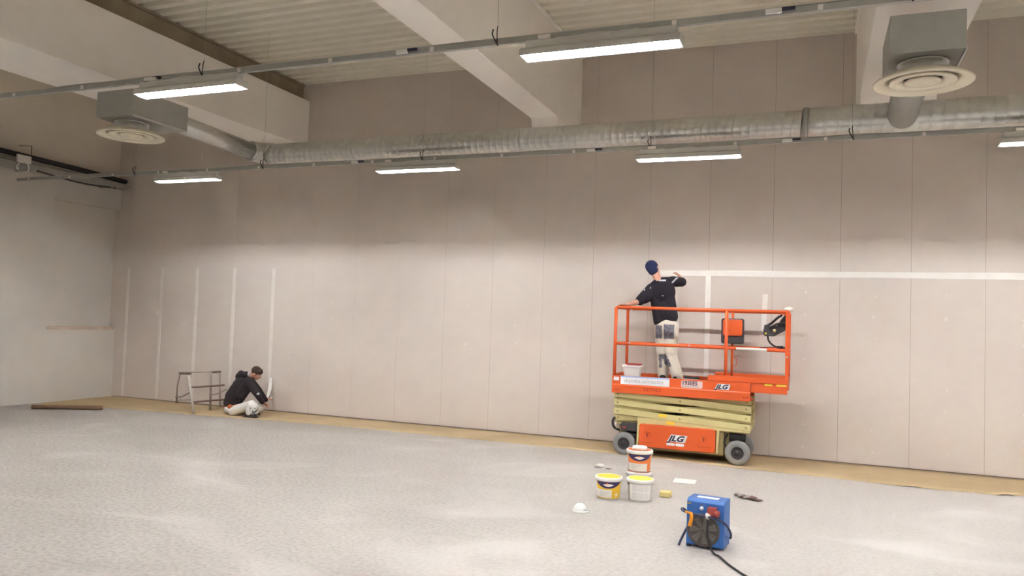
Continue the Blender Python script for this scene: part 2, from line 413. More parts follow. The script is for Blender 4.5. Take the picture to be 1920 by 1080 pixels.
def rail(label, Y, z, clips, terms, hang, x0, x1):
    t = thing('cable_rail', label, 'rail', ((x0+x1)/2, Y, z), group='ceiling cable rails')
    bm = bmesh.new()
    prism(bm, [(Y-.02, z), (Y+.02, z), (Y+.02, z+.045), (Y+.016, z+.045), (Y+.016, z+.004), (Y-.016, z+.004), (Y-.016, z+.045), (Y-.02, z+.045)], 'x', x0, x1)
    obj('channel', bm, 'galv_dull', t)
    for x in clips: obj('clip', BX(x-.017, x+.017, Y-.026, Y+.024, z+.003, z+.040), 'label_w', t, label='small cream clip')
    for x in terms:
        c = obj('connector', BX(x-.11, x+.0, Y-.045, Y-.021, z+.005, z+.04), 'white_pl', t, bevel=.004, label='white plug connector')
        obj('coupling', BX(x+.001, x+.09, Y-.043, Y-.021, z+.02, z+.042), 'ink', c, label='dark blue coupling')
    bm = bmesh.new()
    cp = [(x0+.2+i*.5, Y+random.uniform(-.008, .008), z+.05+random.uniform(0, .012)) for i in range(int((x1-x0-.4)/.5))]
    tube(bm, cp, .007, 6, smooth=3); obj('cable', bm, 'housing', t, label='pale cable lying along the rail')
    for x in hang:
        obj('hanger', T([(x, Y, z+.0), (x+.01, Y-.028, z+.03), (x+.0, Y-.01, z+.12), (x, Y, z+.16)], .0045, 6), 'black', t, label='dark wire loop')
        obj('wire', T([(x, Y, z+.15), (x, Y, ZC-.01)], .0018, 5), 'galv_dull', t, label='thin hanger wire')
        obj('hook', T([(x-.03, Y-.02, z+.13), (x-.035, Y-.03, z+.09), (x-.005, Y-.03, z+.03), (x+.02, Y-.028, z-.01)], .006, 6), 'black', t, label='dark hanger hook')
    return t
rail('long grey cable rail above the two large front strip lights', 5.7, 4.085, [-8.086+1.01*i for i in range(0, 13)], [-6.1, -3.26, -.26, 3.1], [-5.5, -2.45, .55, 3.6], -12.9, 9)
rail('long grey cable rail above the far row of strip lights', 9.5, 4.036, [-7.97+1.005*i for i in range(-5, 13)], [-6.19, -2.66, -.29, 3.1], [-10.5, -7.9, -5.15, -1.95, .35, 3.5], -13.3, 9)

# ================================================================== DUCT
def spiral(bm, x0, x1, yc, zc, r, pitch=.095, n=28):
    L = x1-x0; rings = []; offs = [0]
    k = int(L/pitch)
    prof = []
    for i in range(k+1):
        for d, h in ((0, 0), (pitch*.84, 0), (pitch*.89, .003), (pitch*.95, .003)): prof.append((i*pitch+d, h))
    prof = [p for p in prof if p[0] < L-.07]
    for d, h in prof:
        ring = []
        for j in range(n):
            th = 2*PI*j/n; xx = x0+d+pitch*(.5+.5*math.sin(th))*.3
            ring.append(bm.verts.new((xx, yc+(r+h)*math.cos(th), zc+(r+h)*math.sin(th))))
        rings.append(ring)
    for a, b in zip(rings, rings[1:]):
        for j in range(n): bm.faces.new((a[j], a[(j+1) % n], b[(j+1) % n], b[j]))
    bm.faces.new(rings[0][::-1]); bm.faces.new(rings[-1])
    return bm
DY, DZ = 9.77, 4.325
dt = thing('ventilation_duct', 'long round galvanised spiral duct crossing below the beams', 'duct', (-3, DY, DZ))
XS = -.156
obj('narrow_pipe', spiral(bmesh.new(), -8.0, XS+.06, DY, DZ-.005, .157), 'galv', dt, True)
obj('wide_pipe', spiral(bmesh.new(), XS, XR-.2, DY, DZ, .178, .12), 'galv', dt, True)
obj('reducer_collar', LT([(.157, -.03), (.184, -.02), (.184, .02), (.180, .03), (.1, .03)], (XS, DY, DZ), 32, Matrix.Rotation(PI/2, 3, 'Y')), 'galv_dull', dt, True, label='dark reducer collar')
for cx in (-3.75, -6.4, 2.35):
    rr = .163 if cx < XS else .186
    obj('coupling_band', LT([(rr-.01, -.035), (rr, -.03), (rr, .03), (rr-.01, .035)], (cx, DY, DZ-.005 if cx < XS else DZ), 32, Matrix.Rotation(PI/2, 3, 'Y')), 'galv', dt, True)
# elbow and left branch
el = []
for i in range(7):
    a = PI/2*i/6; el.append((-8.0-.21*math.sin(a), DY-.21*(1-math.cos(a)), DZ+.015))
obj('elbow', tube(bmesh.new(), [(-7.98, DY, DZ)]+el, [.162]*2+[.158]*6, 24), 'galv', dt, True, label='bright galvanised elbow')
obj('left_branch', T([(-8.21, DY-.2, DZ+.02), (-8.17, 7.89, 4.40)], .128, 24), 'galv', dt, True)
obj('right_branch', T([(.87, DY-.12, DZ+.0), (.84, 7.9, 4.42)], .160, 28), 'galv_dull', dt, True)
bm = bmesh.new(); n = 14; rws = []
for i in range(n+1):
    th = PI+.25-(i/n)*1.0+.35
    rws.append([bm.verts.new((x, DY+.186*math.cos(th), DZ+.186*math.sin(th))) for x in (.62, 1.12)])
for a, b in zip(rws, rws[1:]): bm.faces.new((a[0], a[1], b[1], b[0]))
obj('saddle', bm, 'galv', dt, True, label='flat saddle plate around the branch')
for x in (-8.05, -4.95, -1.95, .35, 3.4):
    obj('hanger', T([(x, DY-.165, DZ-.05), (x, DY-.17, DZ+.05), (x, DY-.1, DZ+.25)], .0025, 6), 'galv_dull', dt, label='thin duct hanger')

def diffuser(label, cx, cy, bx0, bx1, by0, by1):
    t = thing('ceiling_diffuser', label, 'air diffuser', (cx, cy, 4.03), group='round air diffusers')
    p = obj('plenum_box', BX(bx0, bx1, by0, by1, 4.215, 4.545), 'galv_dull', t, bevel=.006)
    obj('bottom_flange', BX(bx1-.006, bx1+.008, by0+.01, by1-.01, 4.205, 4.225), 'galv', p)
    obj('collar', LT([(.2, 4.10), (.2, 4.20), (.206, 4.20), (.206, 4.212), (.19, 4.215)], (cx, cy, 0), 32), 'galv', t, True)
    # outer dished ring, inner ring, centre cone
    obj('outer_ring', LT([(.21, 4.125), (.30, 4.105), (.39, 4.055), (.400, 4.045), (.398, 4.035), (.385, 4.032), (.315, 4.045), (.285, 4.075), (.285, 4.085), (.21, 4.12)], (cx, cy, 0), 48), 'cream', t, True)
    obj('middle_ring', LT([(.19, 4.095), (.262, 4.060), (.268, 4.045), (.262, 4.038), (.20, 4.045), (.160, 4.065), (.155, 4.09)], (cx, cy, 0), 48), 'cream', t, True)
    obj('centre_cone', LT([(0, 4.085), (.12, 4.075), (.148, 4.05), (.145, 4.040), (.11, 4.035), (0, 4.032)], (cx, cy, 0), 48), 'cream', t, True)
    obj('throat', LT([(0, 4.13), (.205, 4.125), (.205, 4.12), (0, 4.125)], (cx, cy, 0), 32), 'dark', t)
    return t
diffuser('smaller round cream air diffuser under a grey box at upper left', -8.2, 7.32, -8.45, -7.85, 7.0, 7.9)
diffuser('large round cream air diffuser under a grey box at upper right', .83, 7.47, .545, 1.115, 7.15, 7.95)

# ================================================================== TRAY ON LEFT WALL
t = thing('cable_tray', 'grey cable tray with black pipe along the left wall', 'cable tray', (-13.4, 9, 4.3))
bm = bmesh.new()
prism(bm, [(-13.50, 4.27), (-13.24, 4.27), (-13.24, 4.37), (-13.25, 4.37), (-13.25, 4.28), (-13.49, 4.28), (-13.49, 4.37), (-13.50, 4.37)], 'y', 2, 11.84)
obj('trough', bm, 'galv_dull', t)
obj('pipe', T([(-13.33, 2, 4.56), (-13.33, 8, 4.55), (-13.34, 10.2, 4.50), (-13.34, 11.2, 4.47), (-13.34, 11.84, 4.43)], .047, 12), 'black', t, True, label='thick black insulated pipe')
for i, dx in enumerate((0, .05, .11, .16)):
    obj('cable', T([(-13.46+dx, 2+i*.1, 4.40+.02*(i % 2)), (-13.45+dx, 6, 4.395), (-13.45+dx, 9.5, 4.40), (-13.46+dx, 11.7, 4.36)], .02, 8), ('galv_dull', 'dark', 'housing', 'galv_dull')[i], t, True)
for yy in (5.6, 9.62, 11.4):
    obj('bracket', BX(-13.54, -13.20, yy-.02, yy+.02, 4.235, 4.268), 'galv_dull', t)
obj('junction_box', BX(-13.238, -13.19, 9.40, 9.66, 4.36, 4.50), 'label_w', t, bevel=.01, label='pale junction box on the tray')
obj('drop_cable', T([(-13.21, 9.45, 4.36), (-13.20, 9.40, 4.28), (-13.2, 9.42, 4.22)], .014, 6), 'label_w', t)
obj('drop_cable', T([(-13.21, 9.6, 4.36), (-13.19, 9.62, 4.28), (-13.2, 9.60, 4.22)], .014, 6), 'label_w', t)
obj('cable_bundle', T([(-13.22, 9.8, 4.27), (-13.21, 10.2, 4.235), (-13.2, 10.6, 4.21), (-13.22, 11.0, 4.215), (-13.24, 11.5, 4.25)], .016, 8, 4), 'dark', t, True)
obj('tie_rod', T([(-13.33, 9.75, 4.56), (-13.33, 9.75, 4.72), (-13.62, 9.72, 4.74)], .006, 6), 'dark', t)
obj('bent_cable', T([(-13.3, 11.82, 4.40), (-13.2, 11.86, 4.36), (-13.16, 11.88, 4.28), (-13.2, 11.9, 4.2)], .012, 6, 4), 'housing', t, True)

# ================================================================== MASKING PAPER
edge_px = [(193, 765), (240, 768), (300, 772.5), (400, 781), (500, 788), (560, 793), (650, 800), (760, 811), (860, 821), (960, 831), (1060, 841), (1150, 851), (1250, 862), (1400, 880), (1480, 888), (1600, 901), (1700, 913), (1800, 922), (1870, 929), (1920, 930)]
fr = [fl(*p) for p in edge_px]; pts = []
for i in range(len(fr)-1):
    for j in range(8):
        t_ = j/8; p = fr[i].lerp(fr[i+1], t_); p.y += .02*noise.noise(Vector((p.x*3, 0, 3)))+.012*noise.noise(Vector((p.x*14, 5, 3))); pts.append(p)
pts += [Vector((2.6, 10.72, 0)), Vector((4, 10.7, 0)), Vector((6, 10.74, 0)), Vector((9, 10.7, 0))]
bm = bmesh.new(); rws = []
for p in pts:
    row = []
    for j in range(7):
        s = j/6; yy = p.y+(WY-.006-p.y)*s
        zz = .003+.0035*abs(noise.noise(Vector((p.x*2.2, yy*3, 0))))+(.012 if j == 0 and noise.noise(Vector((p.x*5, 9, 0))) > .25 and p.x > .8 else 0)
        row.append(bm.verts.new((p.x, yy, zz)))
    rws.append(row)
for a, b in zip(rws, rws[1:]):
    for k in range(6): bm.faces.new((a[k], a[k+1], b[k+1], b[k]))
o = obj('masking_paper', bm, 'paper', None, True); sd = o.modifiers.new('s', 'SOLIDIFY'); sd.thickness = .002
tag(o, 'long strip of brown masking paper on the floor along the boarded wall', 'paper')
ra, rb = fl(60, 767), fl(192, 769)
bm = bmesh.new(); v = [bm.verts.new(p) for p in ((ra.x, ra.y, .003), (rb.x, rb.y, .003), (pts[0].x+.01, pts[0].y, .003), (pts[0].x+.01, WY-.01, .003), (XL+.02, WY-.01, .003), (XL+.02, ra.y+.75, .003))]
bm.faces.new(v); o = obj('masking_paper', bm, 'paper'); sd = o.modifiers.new('s', 'SOLIDIFY'); sd.thickness = .002
tag(o, 'piece of brown masking paper in the room corner below the recess', 'paper')
t = thing('paper_roll', 'dark brown paper roll on the floor in front of the left wall', 'roll', (ra.x, ra.y, 0))
A_ = Vector((ra.x, ra.y, .042)); B_ = Vector((rb.x, rb.y, .042)); d_ = (B_-A_).normalized()
obj('wound_paper', T([A_, B_], .038, 20), 'paper_roll', t, True)
obj('core', T([A_-d_*.02, B_+d_*.02], .016, 12), 'paper', t, True, label='cardboard core')

# ================================================================== SCISSOR LIFT
FY = 10.87; BY = 11.62
lift = thing('scissor_lift', 'orange and cream scissor lift carrying the painter beside the boarded wall', 'lift', (-1.73, 11.25, 0))
# chassis
bm = bmesh.new()
box(bm, -2.32, -.80, FY+.01, FY+.05, .445, .545); box(bm, -2.32, -.80, BY-.05, BY-.01, .445, .545)
box(bm, -2.66, -.81, FY+.10, BY-.10, .42, .50)
obj('chassis_rail', bm, 'cream_metal', lift, bevel=.005)
bm = bmesh.new(); box(bm, -2.30, -1.14, FY+.06, BY-.06, .11, .43)
obj('battery_tray', bm, 'khaki', lift, bevel=.01)
for x0, x1 in ((-2.325, -2.295), (-1.235, -1.205)):
    bm = bmesh.new(); prism(bm, [(x0, .14), (x1-.004, .14), (x1+.012, .45), (x0+.004, .45)], 'y', FY-.005, FY+.03)
    obj('side_plate', bm, 'cream_metal', lift, bevel=.003)
bm = bmesh.new(); box(bm, -2.62, -2.36, FY+.16, BY-.16, .20, .42); obj('axle_housing', bm, 'khaki', lift, bevel=.01)
bm = bmesh.new(); box(bm, -1.14, -.90, FY+.12, BY-.12, .12, .42); obj('steering_housing', bm, 'khaki', lift, bevel=.01)
p = obj('control_panel', BX(-2.56, -2.33, FY+.03, FY+.12, .335, .45), 'dark', lift, bevel=.012, label='dark ground control panel')
obj('red_switch', BX(-2.53, -2.49, FY+.018, FY+.04, .372, .40), 'redplug', p, bevel=.004, label='red switch')
obj('drive_motor', T([(-2.5, FY+.14, .28), (-2.34, FY+.14, .25)], .06, 14), 'dark', lift, True)
obj('drive_motor', T([(-1.07, FY+.10, .37), (-.86, FY+.10, .36)], .055, 14), 'black', lift, True)
obj('hose', T([(-2.655, FY+.04, .52), (-2.68, FY+.02, .46), (-2.665, FY+.03, .38), (-2.60, FY+.1, .33)], .016, 8, 5), 'black', lift, True)
obj('hose', T([(-2.64, FY+.06, .47), (-2.63, FY+.0, .42), (-2.62, FY+.03, .37)], .012, 8, 5), 'palemetal', lift, True)
obj('hose', T([(-1.10, FY+.1, .40), (-1.13, FY+.05, .30), (-1.08, FY+.08, .2), (-1.0, FY+.15, .2)], .011, 8, 5), 'black', lift, True)
# wheels
for x, yy in ((-2.51, FY), (-.955, FY), (-2.51, BY-.115), (-.955, BY-.115)):
    R_ = .158 if x < -2 else .165
    wh = obj('wheel', LT([(.085, 0), (.10, -.004), (R_-.022, -.004), (R_-.006, .006), (R_, .02), (R_, .095), (R_-.006, .109), (R_-.022, .117), (.085, .113)], (x, yy, R_+.002), 40, Matrix.Rotation(-PI/2, 3, 'X')), 'tyre', lift, True, label='grey solid rubber wheel')
    obj('hub', LT([(0, .004), (.02, .003), (.03, .012), (.075, .014), (.088, .006), (.092, .006), (.092, .10), (0, .10)], (x, yy, R_+.002), 28, Matrix.Rotation(-PI/2, 3, 'X')), 'hub', wh, True, label='dark wheel hub')
obj('axle', T([(-2.51, FY+.1, .16), (-2.51, BY-.1, .16)], .03, 10), 'hub', lift)
obj('axle', T([(-.955, FY+.1, .167), (-.955, BY-.1, .167)], .03, 10), 'hub', lift)
# battery door
bm = bmesh.new()
def rrect(x0, x1, z0, z1, r, n=5):
    out = []
    for cx, cz, a0 in ((x1-r, z1-r, 0), (x0+r, z1-r, 90), (x0+r, z0+r, 180), (x1-r, z0+r, 270)):
        for i in range(n+1):
            a = math.radians(a0+90*i/n); out.append((cx+r*math.cos(a), cz+r*math.sin(a)))
    return out
prism(bm, rrect(-2.285, -1.245, .145, .462, .03), 'y', FY-.03, FY+.06)
door = obj('battery_door', bm, 'orange', lift, bevel=.008, label='orange battery compartment door')
for hx in (-2.17, -1.40):
    h_ = obj('door_latch', LT([(.058, -.001), (.05, .003), (.046, .0), (.0, -.001)], (hx, FY-.031, .315), 24, Matrix.Rotation(PI/2, 3, 'X')), 'orange', door, True)
    obj('latch_slot', BX(hx-.012, hx+.012, FY-.036, FY-.030, .285, .345), 'redink', door, bevel=.002, label='dark latch slot')
    obj('embossed_rib', BX(hx-.07, hx+.09, FY-.036, FY-.028, .215, .232), 'orange', door, bevel=.004)
def jlg(x, z, s, parent):
    yb = FY-.0315 if z < .6 else DYF-.0015
    bm = bmesh.new(); W_, H_ = s*2.35, s*1.0
    prism(bm, [(x-s*.30, z-s*.13), (x+W_-s*.05, z-s*.16), (x+W_+s*.28, z+H_*.86), (x+s*.3, z+H_*.92)], 'y', yb-.001, yb+.001)
    obj('logo_backing', bm, 'decal', parent)
    text('logo_lettering', 'JLG', s*1.12, (x-s*.08, yb-.0015, z-s*.02), parent, 'ink', shear=.38, ext=.0008, off=s*.055, sx=1.22, spacing=1.04)
DYF = FY-.045
jlg(-1.865, .262, .095, door)
for x0, x1 in ((-1.90, -1.785), (-1.775, -1.655)):
    obj('white_plate', prism(bmesh.new(), rrect(x0, x1, .195, .232, .015), 'y', FY-.0335, FY-.0295), 'decal', door)
# scissor arms
zl = [.50, .625, .75, .868]
def arm(xa, za, xb, zb, y0, y1, nm='scissor_arm'):
    bm = bmesh.new(); d = Vector((xb-xa, 0, zb-za)).normalized(); nrm = Vector((-d.z, 0, d.x)); hw = .041
    ps = []
    for (x, z, sg) in ((xa, za, -1), (xb, zb, 1)):
        for k in (-1, 1): ps.append((x+d.x*sg*.03+nrm.x*hw*k*(-sg), z+d.z*sg*.03+nrm.z*hw*k*(-sg)))
    poly = [ps[0], ps[1], ps[2], ps[3]]
    prism(bm, poly, 'y', y0, y1)
    a_ = obj(nm, bm, 'cream_metal', lift, bevel=.006)
    for (x, z) in ((xa+d.x*.03, za+d.z*.03), ((xa+xb)/2, (za+zb)/2), (xb-d.x*.03, zb-d.z*.03)):
        obj('pin', T([(x, min(y0, y1)-.008, z), (x, max(y0, y1)+.004, z)], .014, 12), 'khaki', a_)
    return a_
for k in range(3):
    z0, z1 = zl[k]+.012, zl[k+1]-.012
    for yo, yi in (((FY+.005, FY+.045), (FY+.055, FY+.095)), ((BY-.045, BY-.005), (BY-.095, BY-.055))):
        arm(-2.64, z1, -.82, z0, *yo); arm(-2.64, z0, -.82, z1, *yi)
for x, z in ((-2.62, .64), (-.84, .64), (-2.62, .77), (-.84, .77), (-1.73, .56), (-1.73, .69), (-1.73, .81)):
    obj('cross_tube', T([(x, FY+.05, z), (x, BY-.05, z)], .022, 10), 'khaki', lift)
obj('lift_cylinder', T([(-2.2, 11.25, .5), (-1.2, 11.25, .8)], .045, 14), 'dark', lift, True)
for x, z in ((-1.97, .595), (-1.73, .585), (-1.86, .497)):
    yy = FY+.0035 if z > .55 else FY+.0085
    obj('warning_sticker', BX(x-.055, x+.055, yy-.002, yy, z-.022+(-.02 if x == -1.73 else 0), z+.022+(-.02 if x == -1.73 else 0)), 'yellow', lift) if x != -1.73 else None
# platform
bm = bmesh.new(); zc0, zc1 = .875, 1.125
prism(bm, [(DYF, 1.122), (DYF, 1.0), (DYF-.012, .985), (DYF-.012, zc0), (DYF+.03, zc0), (DYF+.03, 1.122)], 'x', -2.69, -.80)
deckside = obj('platform_side', bm, 'orange', lift, bevel=.004, label='orange platform side')
bm = bmesh.new(); prism(bm, [(BY+.02, 1.122), (BY+.02, .89), (BY-.0, .89), (BY-.0, 1.122)], 'x', -2.69, -.80)
obj('platform_side', bm, 'orange', lift, bevel=.004)
obj('platform_end', BX(-2.69, -2.665, DYF+.03, BY, .88, 1.14), 'orange', lift, bevel=.004)
obj('platform_floor', BX(-2.665, -.80, DYF+.031, BY-.001, 1.03, 1.06), 'galv_dull', lift)
bm = bmesh.new(); prism(bm, [(DYF-.004, 1.20), (DYF-.004, 1.125), (DYF+.02, 1.125), (DYF+.02, 1.20)], 'x', -1.36, -.33)
box(bm, -1.36, -.33, BY-.02, BY+.0, 1.12, 1.20); box(bm, -.355, -.33, DYF+.02, BY-.02, 1.06, 1.20)
obj('toe_board', bm, 'orange', lift, bevel=.003)
bm = bmesh.new(); box(bm, -.80, -.335, DYF+.02, BY, 1.075, 1.105); obj('extension_floor', bm, 'galv_dull', lift)
obj('extension_side', BX(-.795, -.335, DYF+.012, DYF+.04, .995, 1.124), 'orange', lift, bevel=.004, label='darker orange side of the sliding extension')
obj('extension_side', BX(-.795, -.335, BY-.03, BY-.001, .995, 1.124), 'orange', lift, bevel=.004)
for x0, x1 in ((-.625, -.52), (-.475, -.345)):
    obj('caution_pad', prism(bmesh.new(), rrect(x0, x1, 1.096, 1.122, .012), 'y', DYF+.004, DYF+.014), 'yellow', lift, bevel=.003, label='yellow caution pad')
# decals on the platform side
yd = DYF-.001
obj('banner', BX(-2.565, -1.875, yd-.0015, yd, 1.002, 1.118), 'decal', lift, label='white banner with a light blue top stripe')
obj('banner_stripe', BX(-2.565, -1.875, yd-.0025, yd-.0012, 1.100, 1.119), 'lightblue', lift)
text('banner_lettering', 'skanska.se/maskin', .079, (-2.52, yd-.002, 1.032), lift, 'greyink', ext=.0005, sx=.985)
obj('model_badge', prism(bmesh.new(), rrect(-1.715, -1.425, 1.005, 1.105, .02), 'y', yd-.0015, yd), 'pink', lift, label='faded white badge with dark lettering')
text('badge_lettering', '1930ES', .078, (-1.705, yd-.002, 1.045), lift, 'ink', ext=.0006, off=.002, sx=.92)
obj('badge_stripe', BX(-1.71, -1.47, yd-.0025, yd-.001, 1.018, 1.030), 'greyink', lift)
jlg(-1.245, 1.022, .072, lift)
text('stencil_number', '237962', .062, (-2.24, DYF-.0135, .925), lift, 'redink', ext=.0005, sx=1.25, spacing=1.1)
obj('small_label', BX(-2.665, -2.59, yd-.0015, yd, 1.05, 1.10), 'decal', lift, label='small white label')
text('label_lettering', '16.2', .03, (-2.655, yd-.002, 1.065), lift, 'greyink', ext=.0004)
for x in (-2.645, -2.60, -.88, -.84):
    obj('bolt', LT([(0, .006), (.009, .006), (.011, 0)], (x, DYF-.012, .925), 10, Matrix.Rotation(PI/2, 3, 'X')), 'redink', lift)
obj('side_catch', BX(-.80, -.765, DYF+.0, DYF+.03, .885, .935), 'redink', lift, bevel=.004)
# guard rails
RZ = 2.085; MZ = 1.575; r1 = .0215
def rl(nm, pts, r=r1, sm=0, lab=None): return obj(nm, T(pts, r, 12, sm), 'orange', lift, True, label=lab)
rl('top_rail', [(-2.665, FY+.01, RZ), (-2.64, FY, RZ+.005), (-.37, FY-.01, RZ), (-.345, FY+.02, RZ-.01)])
rl('top_rail', [(-2.665, BY-.02, RZ), (-.345, BY-.02, RZ)])
rl('top_rail', [(-2.665, FY+.01, RZ), (-2.665, BY-.02, RZ)], .018)
rl('top_rail', [(-.345, FY+.02, RZ-.01), (-.345, BY-.02, RZ-.01)], .018)
rl('mid_rail', [(-2.665, FY, MZ), (-1.0, FY, MZ)], .023); rl('mid_rail', [(-2.665, BY-.02, MZ), (-.345, BY-.02, MZ)], .018)
rl('mid_rail', [(-.60, FY, MZ-.005), (-.345, FY, MZ-.005)], .023); rl('mid_rail', [(-2.665, FY, MZ), (-2.665, BY-.02, MZ)], .017); rl('mid_rail', [(-.345, FY, MZ), (-.345, BY-.02, MZ)], .017)
obj('sliding_bar', T([(-1.0, FY, MZ-.002), (-.60, FY, MZ-.005)], .019, 12), 'label_w', lift, True, label='worn whitish sliding rail bar')
rl('post', [(-2.67, FY, 1.06), (-2.67, FY, RZ)], .024); rl('post', [(-2.665, BY-.02, 1.06), (-2.665, BY-.02, RZ)], .022)
rl('post', [(-1.13, FY-.005, 1.06), (-1.13, FY-.005, RZ)], .023); rl('post', [(-1.12, BY-.02, 1.06), (-1.12, BY-.02, RZ)], .018)
bm = bmesh.new(); box(bm, -.372, -.318, FY-.03, FY+.012, 1.50, RZ+.01); obj('end_post', bm, 'orange', lift, bevel=.008)
bm = bmesh.new(); box(bm, -.368, -.325, FY-.025, FY+.01, 1.12, 1.50); obj('end_post', bm, 'orange', lift, bevel=.006)
rl('post', [(-.345, BY-.02, 1.12), (-.345, BY-.02, RZ)], .020)
obj('gusset', prism(bmesh.new(), [(-.52, RZ+.015), (-.33, RZ+.02), (-.33, RZ-.10), (-.37, RZ-.05), (-.50, RZ-.01)], 'y', FY-.02, FY+.005), 'orange', lift, bevel=.004)
for x, z in ((-2.44, RZ-.03), (-1.62, MZ+.01), (-2.46, MZ+.012), (-.345, 1.49)):
    obj('bolt', LT([(0, .014), (.012, .012), (.014, 0)], (x, FY-.022, z), 10, Matrix.Rotation(PI/2, 3, 'X')), 'palemetal', lift)
rl('lanyard_ring', [(-1.10+.05*math.cos(a), BY-.05, 1.36+.075*math.sin(a)) for a in [i*PI/8-PI/2 for i in range(9)]], .005)
# document box on the rear rail
p = obj('document_box', prism(bmesh.new(), rrect(-1.27, -.955, 1.62, 1.985, .03), 'y', BY-.12, BY-.03), 'dark', lift, bevel=.01, label='black document box')
obj('box_cover', prism(bmesh.new(), rrect(-1.245, -.975, 1.735, 1.97, .03), 'y', BY-.145, BY-.115), 'orange', p, bevel=.01, label='orange box cover')
# upper control console on the end post
c = thing('control_console', 'black control console with handles hanging inside the right end rail', 'control box', (-.5, 10.98, 1.85))
obj('console_body', prism(bmesh.new(), [(-.66, 1.80), (-.645, 1.905), (-.60, 1.915), (-.56, 1.89), (-.48, 1.90), (-.43, 1.99), (-.385, 2.05), (-.365, 2.05), (-.365, 1.845), (-.46, 1.79), (-.52, 1.755), (-.64, 1.758)], 'y', 10.93, 11.03), 'dark', c, bevel=.01)
obj('handle', T([(-.61, 10.97, 1.895), (-.55, 10.97, 1.935), (-.48, 10.97, 2.005), (-.42, 10.97, 2.045)], .016, 10, 4), 'black', c, True)
obj('handle', T([(-.58, 10.91, 1.86), (-.50, 10.91, 1.915), (-.42, 10.91, 1.93), (-.38, 10.93, 1.91)], .014, 10, 4), 'black', c, True)
obj('joystick', LT([(0, .03), (.02, .03), (.024, 0), (.012, -.03)], (-.515, 10.915, 1.83), 12, Matrix.Rotation(PI/2, 3, 'X')), 'khaki', c, True, label='dull yellow joystick knob')
obj('button', LT([(0, .012), (.012, .012), (.014, 0)], (-.625, 10.93, 1.79), 12, Matrix.Rotation(PI/2, 3, 'X')), 'yellow', c, label='yellow button')
obj('console_cable', T([(-.60, 10.98, 1.76), (-.59, 10.97, 1.70), (-.55, 10.97, 1.65), (-.50, 10.96, 1.62), (-.44, 10.94, 1.605), (-.38, 10.92, 1.61)], .012, 8, 5), 'black', c, True)
obj('console_cable', T([(-.70, 10.95, 1.597), (-.62, 10.94, 1.605), (-.50, 10.93, 1.612), (-.40, 10.91, 1.618)], [.006]*9+[.016]*4, 8, 4), 'black', c, True)
# cloth on the top corner
def lump(bm, c, r, sq=(1, 1, 1), seed=0, amp=.25, sub=3, fr=2.2):
    m_ = bmesh.ops.create_icosphere(bm, subdivisions=sub, radius=1)
    for v in m_['verts']:
        k = 1+amp*noise.noise(v.co*fr+Vector((seed, 0, 0))); v.co = Vector(c)+Vector((v.co.x*sq[0], v.co.y*sq[1], v.co.z*sq[2]))*r*k
    return bm
o = obj('cleaning_cloth', lump(bmesh.new(), (-.335, FY+.03, RZ+.035), .06, (1, .7, .55), 3), 'label_w', None, True); tag(o, 'small crumpled white cloth on the right end of the top rail', 'cloth')

def rtub(name, label, x0, x1, y0, y1, z0, z1, m, taper, cat, rim=None):
    t = thing(name, label, cat, ((x0+x1)/2, (y0+y1)/2, z0)); bm = bmesh.new(); n = 0
    def loop(x0, x1, y0, y1, z): return [bm.verts.new((a, b, z)) for a, b in rrect(x0, x1, y0, y1, .03, 3)]
    L = [loop(x0+taper, x1-taper, y0+taper, y1-taper, z0), loop(x0, x1, y0, y1, z1), loop(x0+.006, x1-.006, y0+.006, y1-.006, z1), loop(x0+taper+.006, x1-taper-.006, y0+taper+.006, y1-taper-.006, z0+.006)]
    for a, b in zip(L, L[1:]):
        for k in range(len(a)): bm.faces.new((a[k], a[(k+1) % len(a)], b[(k+1) % len(a)], b[k]))
    bm.faces.new(L[0][::-1]); bm.faces.new(L[-1]); obj('tub_body', bm, m, t)
    bm = bmesh.new()
    L = [[bm.verts.new((a, b, z)) for a, b in rrect(x0-d, x1+d, y0-d, y1+d, .03, 3)] for d, z in ((-.001, z1-.022), (.008, z1-.022), (.008, z1+.002), (-.001, z1+.002))]
    for a, b in zip(L, L[1:]+L[:1]):
        for k in range(len(a)): bm.faces.new((a[k], a[(k+1) % len(a)], b[(k+1) % len(a)], b[k]))
    obj('rim', bm, m, t)
    return t
tb = rtub('plastic_tub', 'white rectangular filler tub on the lift platform at the left post', -2.59, -2.33, 11.0, 11.2, 1.062, 1.262, 'white_pl', .025, 'tub')
obj('lid', BX(-2.58, -2.34, 11.19, 11.21, 1.24, 1.285), 'redplug', tb, bevel=.004, label='dark red lid edge standing at the back')
t = thing('filling_knife', 'black tool lying on the platform right of the painter', 'tool', (-1.62, 11.1, 1.13))
obj('tool_case', BX(-1.74, -1.52, 11.05, 11.2, 1.062, 1.115), 'galv_dull', t, bevel=.01)
obj('handle', T([(-1.72, 11.1, 1.135), (-1.65, 11.1, 1.128), (-1.58, 11.1, 1.125), (-1.52, 11.1, 1.135)], .022, 10, 3), 'black', t, True)

